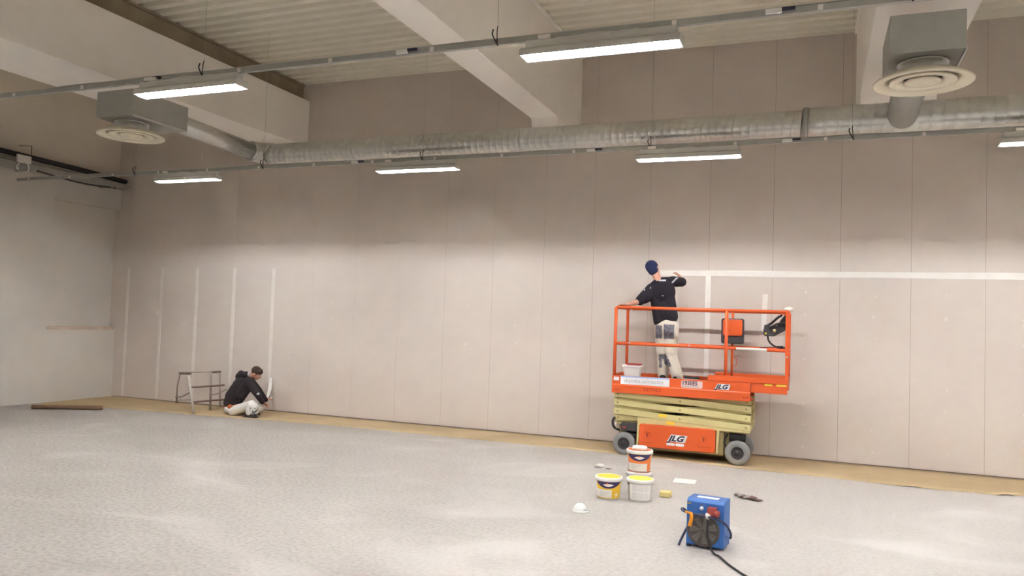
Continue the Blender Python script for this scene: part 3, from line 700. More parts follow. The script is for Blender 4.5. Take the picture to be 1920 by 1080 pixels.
# ================================================================== BUCKETS
def bucket(label, cx, cy, cz, H=.225, r0=.118, r1=.136, lid='yellow_lid', aim=-1.35, kind='yellow', group='round paint buckets', name='paint_bucket', ridge=0):
    t = thing(name, label, 'bucket', (cx, cy, cz), group=group, world=False)
    R = lambda z: r0+(r1-r0)*z/H
    obj('bucket_body', LT([(0, 0), (r0-.006, 0), (r0, .004), (R(H*.86), H*.86), (R(H*.86)+.006, H*.865), (R(H*.9)+.006, H*.9), (R(H*.9)+.001, H*.905), (r1, H*.97), (0, H*.97)], n=48), 'white_pl', t, True)
    obj('rim', LT([(r1-.002, H-.035), (r1+.009, H-.034), (r1+.011, H-.004), (r1+.006, H+.004), (r1-.006, H+.004), (r1-.008, H)], n=48), 'white_pl', t, True)
    obj('lid', LT([(r1-.007, H+.001), (r1-.010, H+.003), (r1-.016, H-.003), (r1-.02, H-.004), (0, H-.003)], n=48), lid, t, True)
    def patch(nm, a0, a1, z0, z1, m, off=.0012, n=16, parent=t, lab=None):
        bm = bmesh.new(); rws = []
        for i in range(n+1):
            a = a0+(a1-a0)*i/n; za = z0(i/n) if callable(z0) else z0; zb = z1(i/n) if callable(z1) else z1
            rws.append([bm.verts.new(((R(z)+off)*math.cos(aim+a), (R(z)+off)*math.sin(aim+a), z)) for z in (za, zb)])
        for a, b in zip(rws, rws[1:]): bm.faces.new((a[0], b[0], b[1], a[1]))
        return obj(nm, bm, m, parent, True, label=lab)
    if kind in ('yellow', 'orange'):
        m = 'label_y' if kind == 'yellow' else 'label_o'
        l = patch('label', -1.25, 1.25, H*.06, H*.80, m, .0010, lab='printed label')
        patch('label_band', -1.15, 1.2, lambda s: H*(.80-.27*max(0, math.sin(PI*min(1, s*1.05)))**.7), H*.84, 'purple', .0022, 24, l)
        patch('label_emblem', -.45, .42, lambda s: H*(.70-.085*math.sin(PI*s)), lambda s: H*(.70+.05*math.sin(PI*s)), 'label_w', .0032, 14, l)
        patch('label_flame', -.2, .02, lambda s: H*(.74-.02*math.sin(PI*s)), lambda s: H*(.74+.045*math.sin(PI*s)), 'orange_lid', .0042, 8, l)
        if kind == 'yellow':
            patch('label_panel', -1.22, .30, H*.10, H*.47, 'label_w', .0022, 16, l); patch('label_mark', .62, .85, H*.16, H*.30, 'label_w', .0022, 5, l)
        else:
            patch('label_panel', -1.22, .72, H*.07, H*.42, 'label_w', .0022, 16, l)
        for k in range(3): patch('print_line', -.75, -.25+.2*k, H*(.18+.08*k), H*(.195+.08*k), 'greyink', .0032, 8, l)
    elif kind == 'text':
        l = patch('label', -.95, .95, H*.10, H*.80, 'label_w', .0010)
        for k in range(9):
            if k == 4: continue
            for a0, a1 in ((-.8, -.28), (-.2, .3), (.38, .82)): patch('print_line', a0, a1, H*(.17+.068*k), H*(.20+.068*k), 'label_g', .0022, 6, l)
        patch('side_mark', -1.45, -1.05, lambda s: H*.74, H*.80, 'ink', .0022, 6, l)
    elif kind == 'low':
        l = patch('label', -1.2, 1.0, H*.06, H*.80, 'label_w', .0010)
        patch('side_mark', -1.2, -.75, lambda s: H*(.56+.15*s), H*.80, 'purple', .0022, 8, l); patch('side_mark', -.7, -.3, H*.68, H*.76, 'greyink', .0022, 8, l)
    for a in (0, PI): obj('handle_lug', LT([(0, .009), (.011, .008), (.013, 0)], ((r1+.001)*math.cos(aim+PI/2+a), (r1+.001)*math.sin(aim+PI/2+a), H*.84), 12, Matrix.Rotation(PI/2, 3, 'Y') @ Matrix.Rotation(0, 3, 'Z')), 'white_pl', t)
    w_ = [((r1+.012)*math.cos(aim+a), (r1+.012)*math.sin(aim+a), H*.84-.05*math.sin(PI*(a+PI/2)/PI)) for a in [PI/2+PI*i/12 for i in range(13)]]
    obj('wire_handle', T([(x, y, H*.84-.06*math.sin(PI*i/12)) for i, (x, y, _) in enumerate(w_)], .0022, 6), 'galv_dull', t)
    t.location = (cx, cy, cz); return t
bucket('yellow-lidded bucket with purple and yellow label, leftmost of the group', -2.03, 8.155, .001)
bucket('yellow-lidded white bucket with grey printed text, in front of the stack', -1.705, 8.22, .001, kind='text')
bucket('white bucket with orange lid at the bottom of the stack', -1.80, 8.60, .001, kind='low', lid='orange_lid', H=.228, r0=.12)
hb = bucket('orange-labelled white bucket on top of the stack, with white cover on its lid', -1.80, 8.60, .2345, kind='orange', lid='orange_lid', H=.232)
hb2 = thing('filler_tray', 'white rounded tray lying upside down on the orange bucket lid', 'tray', (-1.80, 8.60, .468))
bm = bmesh.new(); L = []
for d, z in ((0, .466), (.002, .490), (.012, .506), (.03, .510)): L.append([bm.verts.new((a, b, z)) for a, b in rrect(-1.885+d, -1.715-d, 8.535+d, 8.665-d, .05-d, 4)])
for a, b in zip(L, L[1:]):
    for k in range(len(a)): bm.faces.new((a[k], a[(k+1) % len(a)], b[(k+1) % len(a)], b[k]))
bm.faces.new(L[-1]); bm.faces.new(L[0][::-1]); obj('tray_body', bm, 'white_pl', hb2, True)

# small things on the floor
t = thing('dust_mask', 'small white dome-shaped dust mask with mint edge, front left of the buckets', 'mask', (-2.13, 7.42, 0))
obj('shell', LT([(.068, .004), (.070, .012), (.062, .030), (.05, .055), (.03, .072), (0, .078)], (-2.135, 7.44, 0), 24), 'mint', t, True)
obj('edge', LT([(.066, .001), (.082, .002), (.084, .007), (.070, .012)], (-2.125, 7.44, 0), 24), 'mint', t, True)
obj('valve', LT([(0, .02), (.016, .018), (.018, 0)], (-2.08, 7.41, .035), 12, Matrix.Rotation(PI/2, 3, 'Y')), 'mint', t, True)
t = thing('sponge', 'pale yellow sponge on the floor right of the white bucket', 'sponge', (-1.49, 8.52, 0))
obj('sponge_body', BX(-1.545, -1.43, 8.46, 8.55, .001, .062), 'sponge', t, bevel=.012)
obj('scouring_side', BX(-1.545, -1.43, 8.551, 8.562, .001, .06), 'label_y', t, bevel=.003)
o = obj('paper_sheet', BX(-.13, .13, -.12, .12, 0, .012), 'white_pl', None, bevel=.004); o.location = (-1.42, 9.42, .002); o.rotation_euler.z = .05
tag(o, 'flat white board offcut on the floor behind the yellow sponge', 'board')
t = thing('work_glove', 'dark brown and grey work glove dropped on the floor right of the blue heater', 'glove', (-.65, 8.86, 0))
obj('palm', lump(bmesh.new(), (-.60, 8.83, .022), .06, (.75, .7, .28), 2), 'brownrag', t, True)
for i, (a, l, rr) in enumerate(((2.4, .10, .012), (2.7, .12, .013), (3.0, .12, .013), (3.3, .10, .012), (1.4, .07, .014))):
    s0 = Vector((-.62, 8.84, .018)); e = s0+Vector((math.cos(a), math.sin(a), 0))*(l*.6+.02)
    obj('finger', T([s0, (s0+e)/2+Vector((0, 0, .008)), e-Vector((0, 0, .004))], [rr+.003, rr+.002, rr], 8), 'greyrag' if i % 2 else 'brownrag', t, True)
obj('cuff', lump(bmesh.new(), (-.545, 8.80, .016), .038, (1.2, .8, .28), 9), 'brownrag', t, True)
t = thing('work_glove', 'grey work glove lying limp just left of the dark brown glove', 'glove', (-.80, 8.95, 0))
obj('palm', lump(bmesh.new(), (-.74, 8.91, .016), .04, (.7, 1.2, .30), 5), 'greyrag', t, True)
for i, (a, l) in enumerate(((1.9, .10), (2.15, .12), (2.4, .11), (2.7, .09), (.6, .06))):
    s0 = Vector((-.74, 8.935, .016)); e = s0+Vector((math.cos(a), math.sin(a), 0))*(l*.6+.02)
    obj('finger', T([s0, (s0+e)/2+Vector((0, 0, .006)), e-Vector((0, 0, .004))], [.014, .013, .011], 8), 'greyrag', t, True)
obj('strap', BX(-.735, -.68, 8.855, 8.875, .004, .03), 'brownrag', t, bevel=.004)
t = thing('paper_scrap', 'small crumpled white and dark scrap on the floor behind the buckets', 'scrap', (-2.56, 9.76, 0))
obj('white_fold', lump(bmesh.new(), (-2.56, 9.80, .02), .05, (1.1, .8, .45), 12), 'label_w', t, True)
obj('dark_fold', lump(bmesh.new(), (-2.565, 9.73, .010), .04, (1.4, .6, .28), 15), 'greyrag', t, True)
o = obj('paper_scrap', lump(bmesh.new(), (-2.43, 9.72, .008), .035, (1.2, .6, .25), 18), 'greyrag', None, True); tag(o, 'tiny grey scrap on the floor right of the crumpled white scrap', 'scrap')

# ================================================================== FAN HEATER
hx, hy = -.992, 6.72; HR = math.radians(-7.5)
t = thing('fan_heater', 'blue portable fan heater with round dark grille, standing on the floor nearest the camera', 'heater', (hx, hy, 0), HR, world=False)
W_, D_, H_ = .316, .205, .395
bm = bmesh.new()
prism(bm, [(0, .025), (0, H_-.012), (.03, H_+.012), (D_, H_+.012), (D_, .025)], 'x', 0, W_)
obj('casing', bm, 'blue', t, bevel=.006)
obj('top_label', BX(.065, .245, .07, .13, H_+.0125, H_+.0145), 'decal', t, label='white label on top')
obj('front_frame', BX(-.002, W_+.002, -.003, .004, H_*.70, H_*.72), 'blue', t)
bm = bmesh.new(); lathe(bm, [(.138, 0), (.138, .006), (.128, .008), (.126, .001)], (.145, -.001, .155), 48, Matrix.Rotation(PI/2, 3, 'X'))
obj('grille_ring', bm, 'grille', t, True)
obj('fan_recess', LT([(0, .003), (.127, .003), (.127, 0)], (.145, -.001, .155), 48, Matrix.Rotation(PI/2, 3, 'X')), 'grille', t)
for k in range(7):
    a = 2*PI*k/7; bm = bmesh.new()
    p = [(.145+r*math.cos(a+d), .155+r*math.sin(a+d)) for r, d in ((.03, 0), (.118, .12), (.118, .62), (.035, .7))]
    prism(bm, p, 'y', -.0075, -.0045); obj('fan_blade', bm, 'fanmetal', t)
obj('fan_hub', LT([(0, .012), (.032, .011), (.036, .004)], (.145, 0, .155), 24, Matrix.Rotation(PI/2, 3, 'X')), 'fanmetal', t, True)
for r in (.03, .05, .07, .09, .11):
    obj('grille_wire', tube(bmesh.new(), [(.145+r*math.cos(2*PI*i/32), -.014, .155+r*math.sin(2*PI*i/32)) for i in range(33)], .0016, 5), 'grille', t)
for k in range(8):
    a = PI*k/8; obj('grille_wire', T([(.145-.132*math.cos(a), -.0125, .155-.132*math.sin(a)), (.145+.132*math.cos(a), -.0125, .155+.132*math.sin(a))], .0016, 5), 'grille', t)
obj('knob', LT([(0, .016), (.014, .015), (.017, 0)], (.128, -.001, .335), 20, Matrix.Rotation(PI/2, 3, 'X')), 'decal', t, True, label='white control knob')
obj('pointer', BX(.125, .131, -.004, -.001, .352, .372), 'redink', t)
obj('rating_plate', BX(.005, .037, -.003, -.001, .358, .372), 'khaki', t, label='small dull rating plate')
s_ = obj('socket', prism(bmesh.new(), rrect(.185, .262, .288, .362, .015), 'y', -.055, -.001), 'redplug', t, bevel=.006, label='red power inlet')
obj('plug', T([(.25, -.05, .32), (.285, -.055, .315)], .028, 16), 'redplug', t, True)
obj('cable_gland', T([(.20, -.055, .305), (.19, -.075, .275)], [.024, .020], 16), 'label_w', t, True, label='whitish cable gland')
# tubular carrying frame
obj('carry_frame', T([(.33, .16, .085), (.345, .12, .10), (.358, .06, .15), (.345, .0, .215), (.31, -.05, .262), (.24, -.075, .285), (.12, -.078, .292), (.0, -.07, .305), (-.035, -.03, .315), (-.03, .03, .30), (-.012, .08, .26)], .0095, 10, 5), 'navy', t, True, label='dark blue tubular frame')
obj('leg', T([(-.008, .05, .145), (-.035, -.02, .06), (-.048, -.05, .012)], .010, 10, 3), 'navy', t, True)
obj('leg', BX(.02, .05, D_-.06, D_-.02, .0, .026), 'navy', t); obj('leg', BX(W_-.05, W_-.02, D_-.06, D_-.02, .0, .026), 'navy', t); obj('leg', BX(.0, .03, .01, .05, .0, .026), 'navy', t)
obj('grip', T([(.012, -.080, .305), (.05, -.085, .302), (.066, -.085, .285), (.062, -.083, .24), (.05, -.082, .195)], [.010]*5+[.016]*12, 10, 4), 'amber', t, True, label='amber plastic grip')
cab = [(-.797, 6.60, .27), (-.80, 6.58, .20), (-.79, 6.575, .12), (-.765, 6.57, .045), (-.74, 6.565, .012), (-.70, 6.53, .009), (-.655, 6.44, .009), (-.60, 6.33, .009), (-.53, 6.22, .009), (-.47, 6.13, .009), (-.36, 6.0, .009), (-.2, 5.8, .009)]
o = obj('power_cable', T(cab, .0085, 8, 6), 'black', None, True); tag(o, 'black power cable running from the blue heater out of the bottom of the photo', 'cable')

# ================================================================== STEP TRESTLE
t = thing('trestle', 'low folding metal trestle by the wall left of the crouching worker', 'trestle', (-10.4, 11.2, 0))
def px(x, y, Y): return at(x, y, Y)
def G(*p): return fl(*p)
fA = G(363, 777); fB = G(394, 770)
obj('leg', T([px(354, 704, fA.y+.03), Vector((fA.x, fA.y, .012))], .026, 12), 'palemetal', t, True, label='pale paint-splattered front leg')
obj('leg', T([px(396, 698, fB.y), Vector((fB.x, fB.y, .012))], .021, 12), 'greymetal', t, True)
yb_ = 11.72
gl = at(329, 742, yb_); gl2 = Vector((gl.x-.01, yb_+.05, .012))
obj('leg', T([px(338, 700, yb_-.1), px(332, 725, yb_), gl2], .014, 10), 'greymetal', t, True)
gr = at(412, 700, yb_); obj('leg', T([gr, Vector((gr.x+.02, yb_+.03, .012))], .014, 10), 'greymetal', t, True)
obj('top_bar', T([px(338, 700.5, yb_-.1), px(358, 700.5, fA.y+.03)], .020, 10), 'brownmetal', t, True)
obj('top_bar', T([px(396, 698, fB.y), px(413, 697, yb_)], .020, 10), 'brownmetal', t, True)
obj('top_rail', T([px(334, 698.5, yb_-.1), px(412, 697, yb_)], .008, 8), 'greymetal', t, True)
obj('cross_bar', T([px(358, 726, fA.y+.02), px(396, 724, fB.y-.02), px(421, 722, fB.y+.1)], .017, 10), 'brownmetal', t, True)
obj('cross_bar', T([px(362, 754, fA.y+.02), px(396, 751, fB.y-.02), px(424, 749, fB.y+.1)], .017, 10), 'brownmetal', t, True)
obj('curved_brace', T([px(395, 739.5, fB.y), px(406, 738.5, fB.y+.08), px(416, 734, fB.y+.15), px(425, 730, fB.y+.2)], .014, 10, 4), 'greymetal', t, True)
obj('curved_brace', T([px(329, 744, yb_), px(340, 744, yb_-.1), px(348, 740, fA.y+.3), px(356, 736, fA.y+.05)], .013, 10, 4), 'greymetal', t, True)
obj('curved_brace', T([px(330, 750, yb_), px(358, 750, fA.y+.05)], .010, 10), 'greymetal', t, True)

# ================================================================== PEOPLE
def cap(bm, a, ra, b, rb, n=14):
    a = Vector(a); b = Vector(b); tube(bm, [a, b], [ra, rb], n)
    for p, r in ((a, ra), (b, rb)): bmesh.ops.create_icosphere(bm, subdivisions=2, radius=r, matrix=Matrix.Translation(p))
def ell(bm, c, r, rot=None, sub=3):
    M_ = Matrix.Translation(Vector(c)) @ (rot.to_4x4() if rot else Matrix()) @ Matrix.Diagonal((*r, 1))
    bmesh.ops.create_icosphere(bm, subdivisions=sub, radius=1, matrix=M_)
def skinmesh(name, build, mats, parent, voxel=.009, smooth=4, region=None, label=None):
    """union the limbs into one continuous surface"""
    bm = bmesh.new(); build(bm); me = bpy.data.meshes.new(name); bm.to_mesh(me); bm.free()
    tmp = bpy.data.objects.new('tmp', me); COL.objects.link(tmp)
    r = tmp.modifiers.new('r', 'REMESH'); r.mode = 'VOXEL'; r.voxel_size = voxel; r.use_smooth_shade = True
    s = tmp.modifiers.new('s', 'SMOOTH'); s.iterations = smooth; s.factor = .5
    dg = bpy.context.evaluated_depsgraph_get(); me2 = bpy.data.meshes.new_from_object(tmp.evaluated_get(dg))
    bpy.data.objects.remove(tmp); bpy.data.meshes.remove(me); me2.materials.clear(); me2.name = name
    o = link(name, me2, mats, parent, True)
    if region:
        for p in me2.polygons: p.material_index = region(p.center, p.normal)
    if label: o['label'] = label
    return o
V = Vector
def chainf(bm, pts, rs):
    for (a, ra), (b, rb) in zip(zip(pts, rs), list(zip(pts, rs))[1:]): cap(bm, a, ra, b, rb)
def hand(bm, wrist, direc, palmn, side, curl, s=1.0):
    """direc: wrist->fingers, palmn: palm normal, side: toward the thumb, curl: finger bend in radians per joint"""
    d = V(direc).normalized(); n = V(palmn).normalized(); n = (n-d*n.dot(d)).normalized(); t = d.cross(n)*(1 if V(side).dot(d.cross(n)) > 0 else -1)
    w0 = V(wrist); pc = w0+d*.05*s
    for k in (-1, -.35, .35, 1):
        cap(bm, w0+t*k*.014*s, .014*s, w0+d*.085*s+t*k*.030*s, .0115*s, 10)
    for k, l in ((1, .072), (.35, .080), (-.35, .075), (-1, .058)):
        p = w0+d*.085*s+t*k*.031*s; dd = d.copy(); r = .0095*s
        for seg, f in enumerate((.45, .32, .23)):
            ang = curl*(.7 if seg == 0 else 1.0); dd = (dd*math.cos(ang)+n*math.sin(ang)).normalized(); 
            q = p+dd*l*f*s; nn = n
            cap(bm, p, r, q, r*.92, 8); p = q; r *= .92
            n_new = (n*math.cos(ang)-d*math.sin(ang)); n = n_new.normalized(); d2 = dd; d = dd
        d = V(direc).normalized(); n = V(palmn).normalized(); n = (n-d*n.dot(d)).normalized()
    p = w0+d*.025*s+t*.028*s; q = p+(t*.8+d*.6+n*.25).normalized()*.038*s; q2 = q+(t*.35+d*.8+n*.45).normalized()*.032*s
    cap(bm, p, .014*s, q, .0115*s, 10); cap(bm, q, .011*s, q2, .0095*s, 10)
def head(bm, c, R_, s=1.0):
    """R_: columns right, face-forward, up"""
    P = lambda x, y, z: V(c)+R_ @ V((x*s, y*s, z*s))
    ell(bm, P(0, -.012, .03), (.076*s, .092*s, .088*s), R_); ell(bm, P(0, .028, -.032), (.060*s, .066*s, .074*s), R_)
    ell(bm, P(0, .055, -.082), (.032*s, .030*s, .024*s), R_)            # chin
    cap(bm, P(0, .088, .012), .009*s, P(0, .108, -.026), .013*s)         # nose
    cap(bm, P(-.017, .082, -.056), .009*s, P(.017, .082, -.056), .009*s) # mouth
    cap(bm, P(-.045, .068, .020), .013*s, P(.045, .068, .020), .013*s)   # brow
    for sx in (-1, 1): ell(bm, P(sx*.078, -.008, -.008), (.010*s, .022*s, .032*s), R_)
    return P
def face(parent, P, s=1.0):
    for sx in (-1, 1):
        e = obj('eye', lathe(bmesh.new(), [(0, -.009), (.006, -.006), (.009, 0), (.006, .006), (0, .009)], P(sx*.030, .078, .002), 12), 'eye', parent, True, label='eye')
        obj('iris', lathe(bmesh.new(), [(0, -.005), (.005, 0), (0, .005)], P(sx*.030, .088, .002), 10), 'iris', e, True)
    obj('mouth', T([P(-.022, .089, -.056), P(0, .0935, -.057), P(.022, .089, -.056)], .0045, 6), 'lip', parent, True, label='lips')

# ---- painter on the lift, back to the camera, leaning left, right hand at the tape
YP = 11.25
pt = thing('person', 'painter in a navy beanie, black t-shirt and cream trousers standing on the lift', 'person', (-2.03, YP, 1.062))
hc = at(1225, 505, YP+.02); neck = at(1234, 524, YP-.0)
shL = at(1222, 541, YP-.01); shR = at(1260, 528, YP+.06); elL = at(1199, 565, YP-.14); wrL = at(1175, 571.5, FY+.055)
elR = at(1281, 529, YP+.22); wrR = at(1273, 517.5, YP+.43)
chest = at(1243, 548, YP); waist = at(1248, 582, YP-.0); hip = at(1250, 612, YP)
hpL = at(1241, 622, YP+.0); hpR = at(1259, 622, YP)
knL = at(1243, 664, YP+.04); knR = at(1258, 664, YP-.02)
anL = V((at(1243, 698, YP+.06).x, YP+.09, 1.15)); anR = V((at(1268, 698, YP-.05).x, YP-.03, 1.15))
up = (hc-neck).normalized(); fwd = V((.30, .95, -.05)); fwd = (fwd-up*fwd.dot(up)).normalized(); rt = fwd.cross(up)
HR_ = Matrix((rt, fwd, up)).transposed()
def b_painter(bm):
    global PPh
    PPh = head(bm, hc+up*.0, HR_, 1.0)
    cap(bm, neck-up*.03, .062, hc-up*.02, .056)
    ell(bm, chest, (.165, .105, .17)); ell(bm, waist, (.14, .095, .16)); ell(bm, hip, (.155, .11, .12))
    cap(bm, shL, .055, shR, .055); cap(bm, neck-up*.02, .055, chest, .09)
    chainf(bm, [shL, elL, elL.lerp(wrL, .35), wrL], [.052, .040, .040, .026]); chainf(bm, [shR, elR, elR.lerp(wrR, .35), wrR], [.052, .042, .040, .027])
    chainf(bm, [hpL, knL, anL], [.085, .056, .040]); chainf(bm, [hpR, knR, anR], [.085, .056, .040])
    for a in (anL, anR): cap(bm, a+V((0, -.02, -.05)), .036, a+V((0, .16, -.055)), .030)
body = skinmesh('body', b_painter, 'skin', pt, .0062, 3)
def b_handL(bm):
    hand(bm, wrL, (-1, -.25, -.05), (0, -.25, -1), (0, 1, 0), .55)
    cap(bm, wrL+V((.05, .012, .004)), .025, wrL, .023)
def b_handR(bm):
    hand(bm, wrR, (-.28, .75, .35), (-.5, -.1, -.8), (-1, 0, .3), .35)
    cap(bm, wrR-V((-.01, .05, .02)), .026, wrR, .024)
skinmesh('left_hand', b_handL, 'skin', pt, .0042, 2); skinmesh('right_hand', b_handR, 'skin', pt, .0042, 2)
face(pt, PPh)
skinmesh('beanie', lambda bm: (ell(bm, hc+up*.045-fwd*.012, (.092, .108, .098), HR_), cap(bm, hc+up*.03-fwd*.035, .086, hc-up*.022-fwd*.03, .076)), 'beanie', pt, .008, 4, label='navy knitted beanie')
def shirt_reg(c, n):
    if n.y < .2:
        q = c-neck
        if abs(c.x-at(1243, 526, YP).x) < .048 and abs(c.z-at(1243, 526, YP).z) < .011: return 1
        a = at(1265, 525, YP); 
        if abs((c.x-a.x)-(c.z-a.z)*.7) < .012 and abs(c.z-a.z) < .04: return 1
        for (u, v, r) in ((1211, 544, .02), (1222, 540, .014), (1245, 555, .016)):
            a = at(u, v, YP)
            if (V((c.x-a.x, 0, c.z-a.z))).length < r*(.6+.6*noise.noise(c*60)): return 1
    return 0
def b_shirt(bm):
    ell(bm, chest+V((0, 0, .0)), (.182, .125, .185)); ell(bm, waist, (.165, .118, .20))
    cap(bm, at(1236, 527, YP), .060, shR, .072); cap(bm, at(1234, 528, YP), .062, shL, .072); cap(bm, shL, .078, shR, .078); cap(bm, neck-up*.045, .066, chest, .13); cap(bm, shL, .076, chest, .12); cap(bm, shR, .07, chest, .12)
    cap(bm, at(1232, 560, YP), .10, at(1239, 602, YP), .108); cap(bm, at(1253, 560, YP), .10, at(1258, 594, YP), .105)
    cap(bm, at(1239, 600, YP), .095, at(1246, 604, YP), .098)
    cap(bm, shL, .082, elL.lerp(shL, .06), .074); cap(bm, shR, .080, elR.lerp(shR, .12), .070)
    cap(bm, shL+V((.03, 0, -.06)), .08, elL.lerp(shL, .35)+V((.02, 0, -.03)), .07)
ts = skinmesh('t_shirt', b_shirt, ['tshirt', 'splash'], pt, .009, 5, shirt_reg, 'black paint-marked t-shirt')
def leg_reg(c, n):
    for (u, v, w_, h_) in ((1254.5, 622, .072, .100), (1235, 622, .05, .095)):
        a = at(u, v, YP-.08)
        if n.y < .35 and abs(c.x-a.x) < w_ and abs(c.z-a.z) < h_: return 1
    for (u, v, w_, h_, k) in ((1250, 676, .06, .085, -.55), (1238, 677, .032, .10, .0)):
        a = at(u, v, YP-.05)
        if n.y < .5 and abs((c.x-a.x)-(c.z-a.z)*k) < w_*(.8+.5*noise.noise(c*25)) and abs(c.z-a.z) < h_: return 1
    return 0
def b_tr(bm):
    ell(bm, hip+V((0, 0, -.01)), (.175, .128, .14)); cap(bm, hpL, .112, knL, .092); cap(bm, hpR, .112, knR, .092)
    cap(bm, knL, .088, anL+V((-.01, 0, -.01)), .078); cap(bm, knR, .090, anR+V((.01, 0, -.01)), .084)
    cap(bm, at(1262, 615, YP), .085, at(1261, 650, YP), .08)
    cap(bm, anL+V((0, .01, -.02)), .077, anL+V((0, .02, -.045)), .072); cap(bm, anR+V((.01, .0, -.02)), .085, anR+V((.02, .0, -.045)), .08)
skinmesh('trousers', b_tr, ['trousers', 'pocket'], pt, .009, 5, leg_reg, 'cream work trousers with dark grey pockets')
for a in (anL, anR):
    skinmesh('shoe', lambda bm, a=a: (cap(bm, V((a.x, a.y-.045, 1.108)), .045, V((a.x, a.y+.16, 1.100)), .037), box(bm, a.x-.045, a.x+.045, a.y-.08, a.y+.20, 1.0615, 1.085)), 'shoe', pt, .008, 3)

# ---- worker crouching by the wall, facing right
YW = 11.16
cw = thing('person', 'crouching worker in a charcoal hoodie and pale trousers working low at the wall', 'person', (-9.5, YW, 0))
hc2 = at(480.5, 700, YW); nk2 = at(468, 706, YW)
sh2 = at(466, 716, YW-.17); sh2f = at(468, 714, YW+.17); el2 = at(481, 737, YW-.16); wr2 = at(492, 754, YW+.02)
el2f = at(485, 732, YW+.25); wr2f = at(498, 750, YW+.28)
ch2 = at(456, 722, YW); wa2 = at(441, 744, YW); hp2 = at(437, 763, YW)
hpN = at(440, 768, YW-.11); hpF = at(440, 768, YW+.11)
knN = at(472, 758.5, YW-.22); knF = at(485, 764, YW+.10)
anN = V((at(466, 778, YW-.22).x, YW-.22, .10)); anF = V((at(470, 780, YW+.12).x, YW+.12, .07))
hu = (hc2-nk2); hu = V((.58, .05, .78)).normalized(); ff = V((.66, .30, -.70)); ff = (ff-hu*ff.dot(hu)).normalized(); rr_ = ff.cross(hu)
HR2 = Matrix((rr_, ff, hu)).transposed()
def b_crouch(bm):
    global PPc
    PPc = head(bm, hc2, HR2, .98)
    cap(bm, nk2, .062, hc2-hu*.02, .055); ell(bm, ch2, (.12, .15, .17), Matrix.Rotation(.45, 3, 'Y')); cap(bm, ch2, .12, wa2, .12); ell(bm, hp2, (.13, .16, .11))
    cap(bm, sh2, .055, sh2f, .055); cap(bm, nk2, .06, ch2, .10)
    chainf(bm, [sh2, el2, wr2], [.050, .040, .026]); chainf(bm, [sh2f, el2f, wr2f], [.050, .040, .026])
    chainf(bm, [hpN, knN, anN], [.085, .056, .040]); chainf(bm, [hpF, knF, anF], [.085, .056, .040])
    cap(bm, anN+V((-.03, 0, -.06)), .034, anN+V((.14, 0, -.065)), .028); cap(bm, anF+V((-.03, 0, -.035)), .034, anF+V((.13, 0, -.038)), .028)
skinmesh('body', b_crouch, 'skin', cw, .0062, 3)
skinmesh('hand', lambda bm: hand(bm, wr2, (.45, .55, -.45), (.3, -.5, -.8), (0, 1, .5), .5, .95), 'skin', cw, .0042, 2)
skinmesh('hand', lambda bm: hand(bm, wr2f, (.35, .8, .2), (-.3, .2, -.8), (-1, 0, .4), .45, .95), 'skin', cw, .0042, 2)
face(cw, PPc)
skinmesh('hair', lambda bm: (ell(bm, hc2+hu*.040-ff*.020, (.083, .093, .084), HR2), ell(bm, hc2+hu*.062+ff*.03, (.068, .062, .058), HR2)), 'hair', cw, .007, 3, label='short dark brown hair')
def hood_reg(c, n):
    for (u, v, r) in ((482.5, 728, .026), (483.5, 738.5, .032)):
        a = at(u, v, YW-.2)
        if V((c.x-a.x, 0, c.z-a.z)).length < r*(.75+.5*noise.noise(c*50)) and n.y < 0: return 1
    return 0
def b_hood(bm):
    ell(bm, ch2, (.15, .185, .19), Matrix.Rotation(.5, 3, 'Y')); cap(bm, ch2+V((-.03, 0, 0)), .155, wa2, .155); cap(bm, ch2+V((0, -.06, 0)), .14, wa2+V((0, -.06, 0)), .14)
    cap(bm, ch2+V((0, .06, 0)), .14, wa2+V((0, .06, 0)), .14); cap(bm, wa2, .155, at(434, 755, YW), .145); cap(bm, at(446, 752, YW-.03), .09, at(433, 756, YW-.06), .12)
    cap(bm, sh2, .088, el2, .062); cap(bm, el2, .062, wr2.lerp(el2, .0), .046); cap(bm, sh2f, .085, el2f, .062); cap(bm, el2f, .06, wr2f.lerp(el2f, .0), .045)
    cap(bm, sh2, .085, sh2f, .085); cap(bm, sh2, .09, at(452, 738, YW-.12), .10)
    cap(bm, at(452, 701, YW-.08), .062, at(452, 701, YW+.08), .062); cap(bm, at(461, 702, YW-.07), .058, at(461, 702, YW+.07), .058)
    cap(bm, at(449, 706, YW), .075, ch2, .11)
skinmesh('hoodie', b_hood, ['hoodie', 'splash'], cw, .009, 5, hood_reg, 'charcoal hooded sweatshirt with paint marks')
skinmesh('collar', lambda bm: cap(bm, at(465, 702, YW-.055), .040, at(465, 702, YW+.055), .040), 'splash', cw, .008, 3, label='pale blue collar')
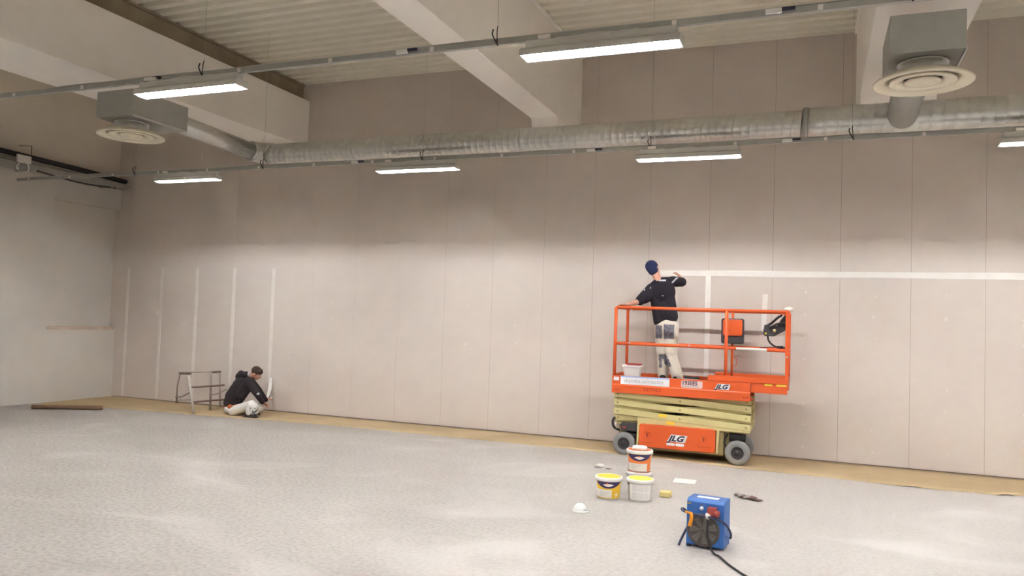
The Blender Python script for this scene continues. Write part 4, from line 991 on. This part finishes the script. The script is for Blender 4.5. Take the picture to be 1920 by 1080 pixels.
def ct_reg(c, n):
    a = at(487, 770, YW-.1)
    if n.y < .2 and abs(c.x-a.x) < .065 and abs(c.z-a.z) < .06 and noise.noise(c*22) > -.05: return 1
    return 0
def b_ctr(bm):
    ell(bm, hp2+V((0.02, 0, -.03)), (.155, .19, .10)); cap(bm, hpN+V((-.03, 0, -.03)), .092, knN, .080); cap(bm, hpF+V((-.03, 0, -.03)), .092, knF+V((.02, 0, 0)), .085)
    cap(bm, knN, .082, anN+V((.02, 0, 0)), .068); cap(bm, knF+V((.03, -.05, 0)), .085, anF+V((.12, -.05, .0)), .068)
    cap(bm, knN+V((.05, 0, -.03)), .080, anN+V((.10, .02, .0)), .070)
skinmesh('trousers', b_ctr, ['pale_trousers', 'pocket'], cw, .009, 5, ct_reg, 'pale paint-stained work trousers')
skinmesh('waist_cloth', lambda bm: (cap(bm, at(424, 761, YW-.06), .05, at(432, 763, YW-.15), .045)), 'orange_cloth', cw, .009, 3, label='orange cloth edge at the waist')
skinmesh('waistband', lambda bm: (cap(bm, at(429, 766, YW-.10), .052, at(443, 766.5, YW-.155), .040)), 'teal', cw, .009, 3, label='dark teal waistband')
for a, yy in ((anN, YW-.22), (anF, YW+.12)):
    skinmesh('shoe', lambda bm, a=a, yy=yy: (cap(bm, V((a.x-.05, yy, .050)), .042, V((a.x+.14, yy, .044)), .034), box(bm, a.x-.085, a.x+.18, yy-.042, yy+.042, .008, .03)), 'shoe', cw, .008, 3)
t = thing('filling_knife', 'small pale filling knife held by the crouching worker at the tape end', 'tool', tuple(wr2f))
obj('handle', T([wr2f+V((.03, .05, .0)), wr2f+V((.05, .12, .05))], .012, 8), 'label_w', t, True)
bm = bmesh.new(); q = wr2f+V((.05, .12, .05)); prism(bm, [(q.x-.02, q.z), (q.x+.02, q.z), (q.x+.045, q.z+.09), (q.x-.035, q.z+.10)], 'y', q.y-.001, q.y+.001)
obj('blade', bm, 'palemetal', t)

for o in bpy.data.objects:
    if o.get('_w'): del o['_w']
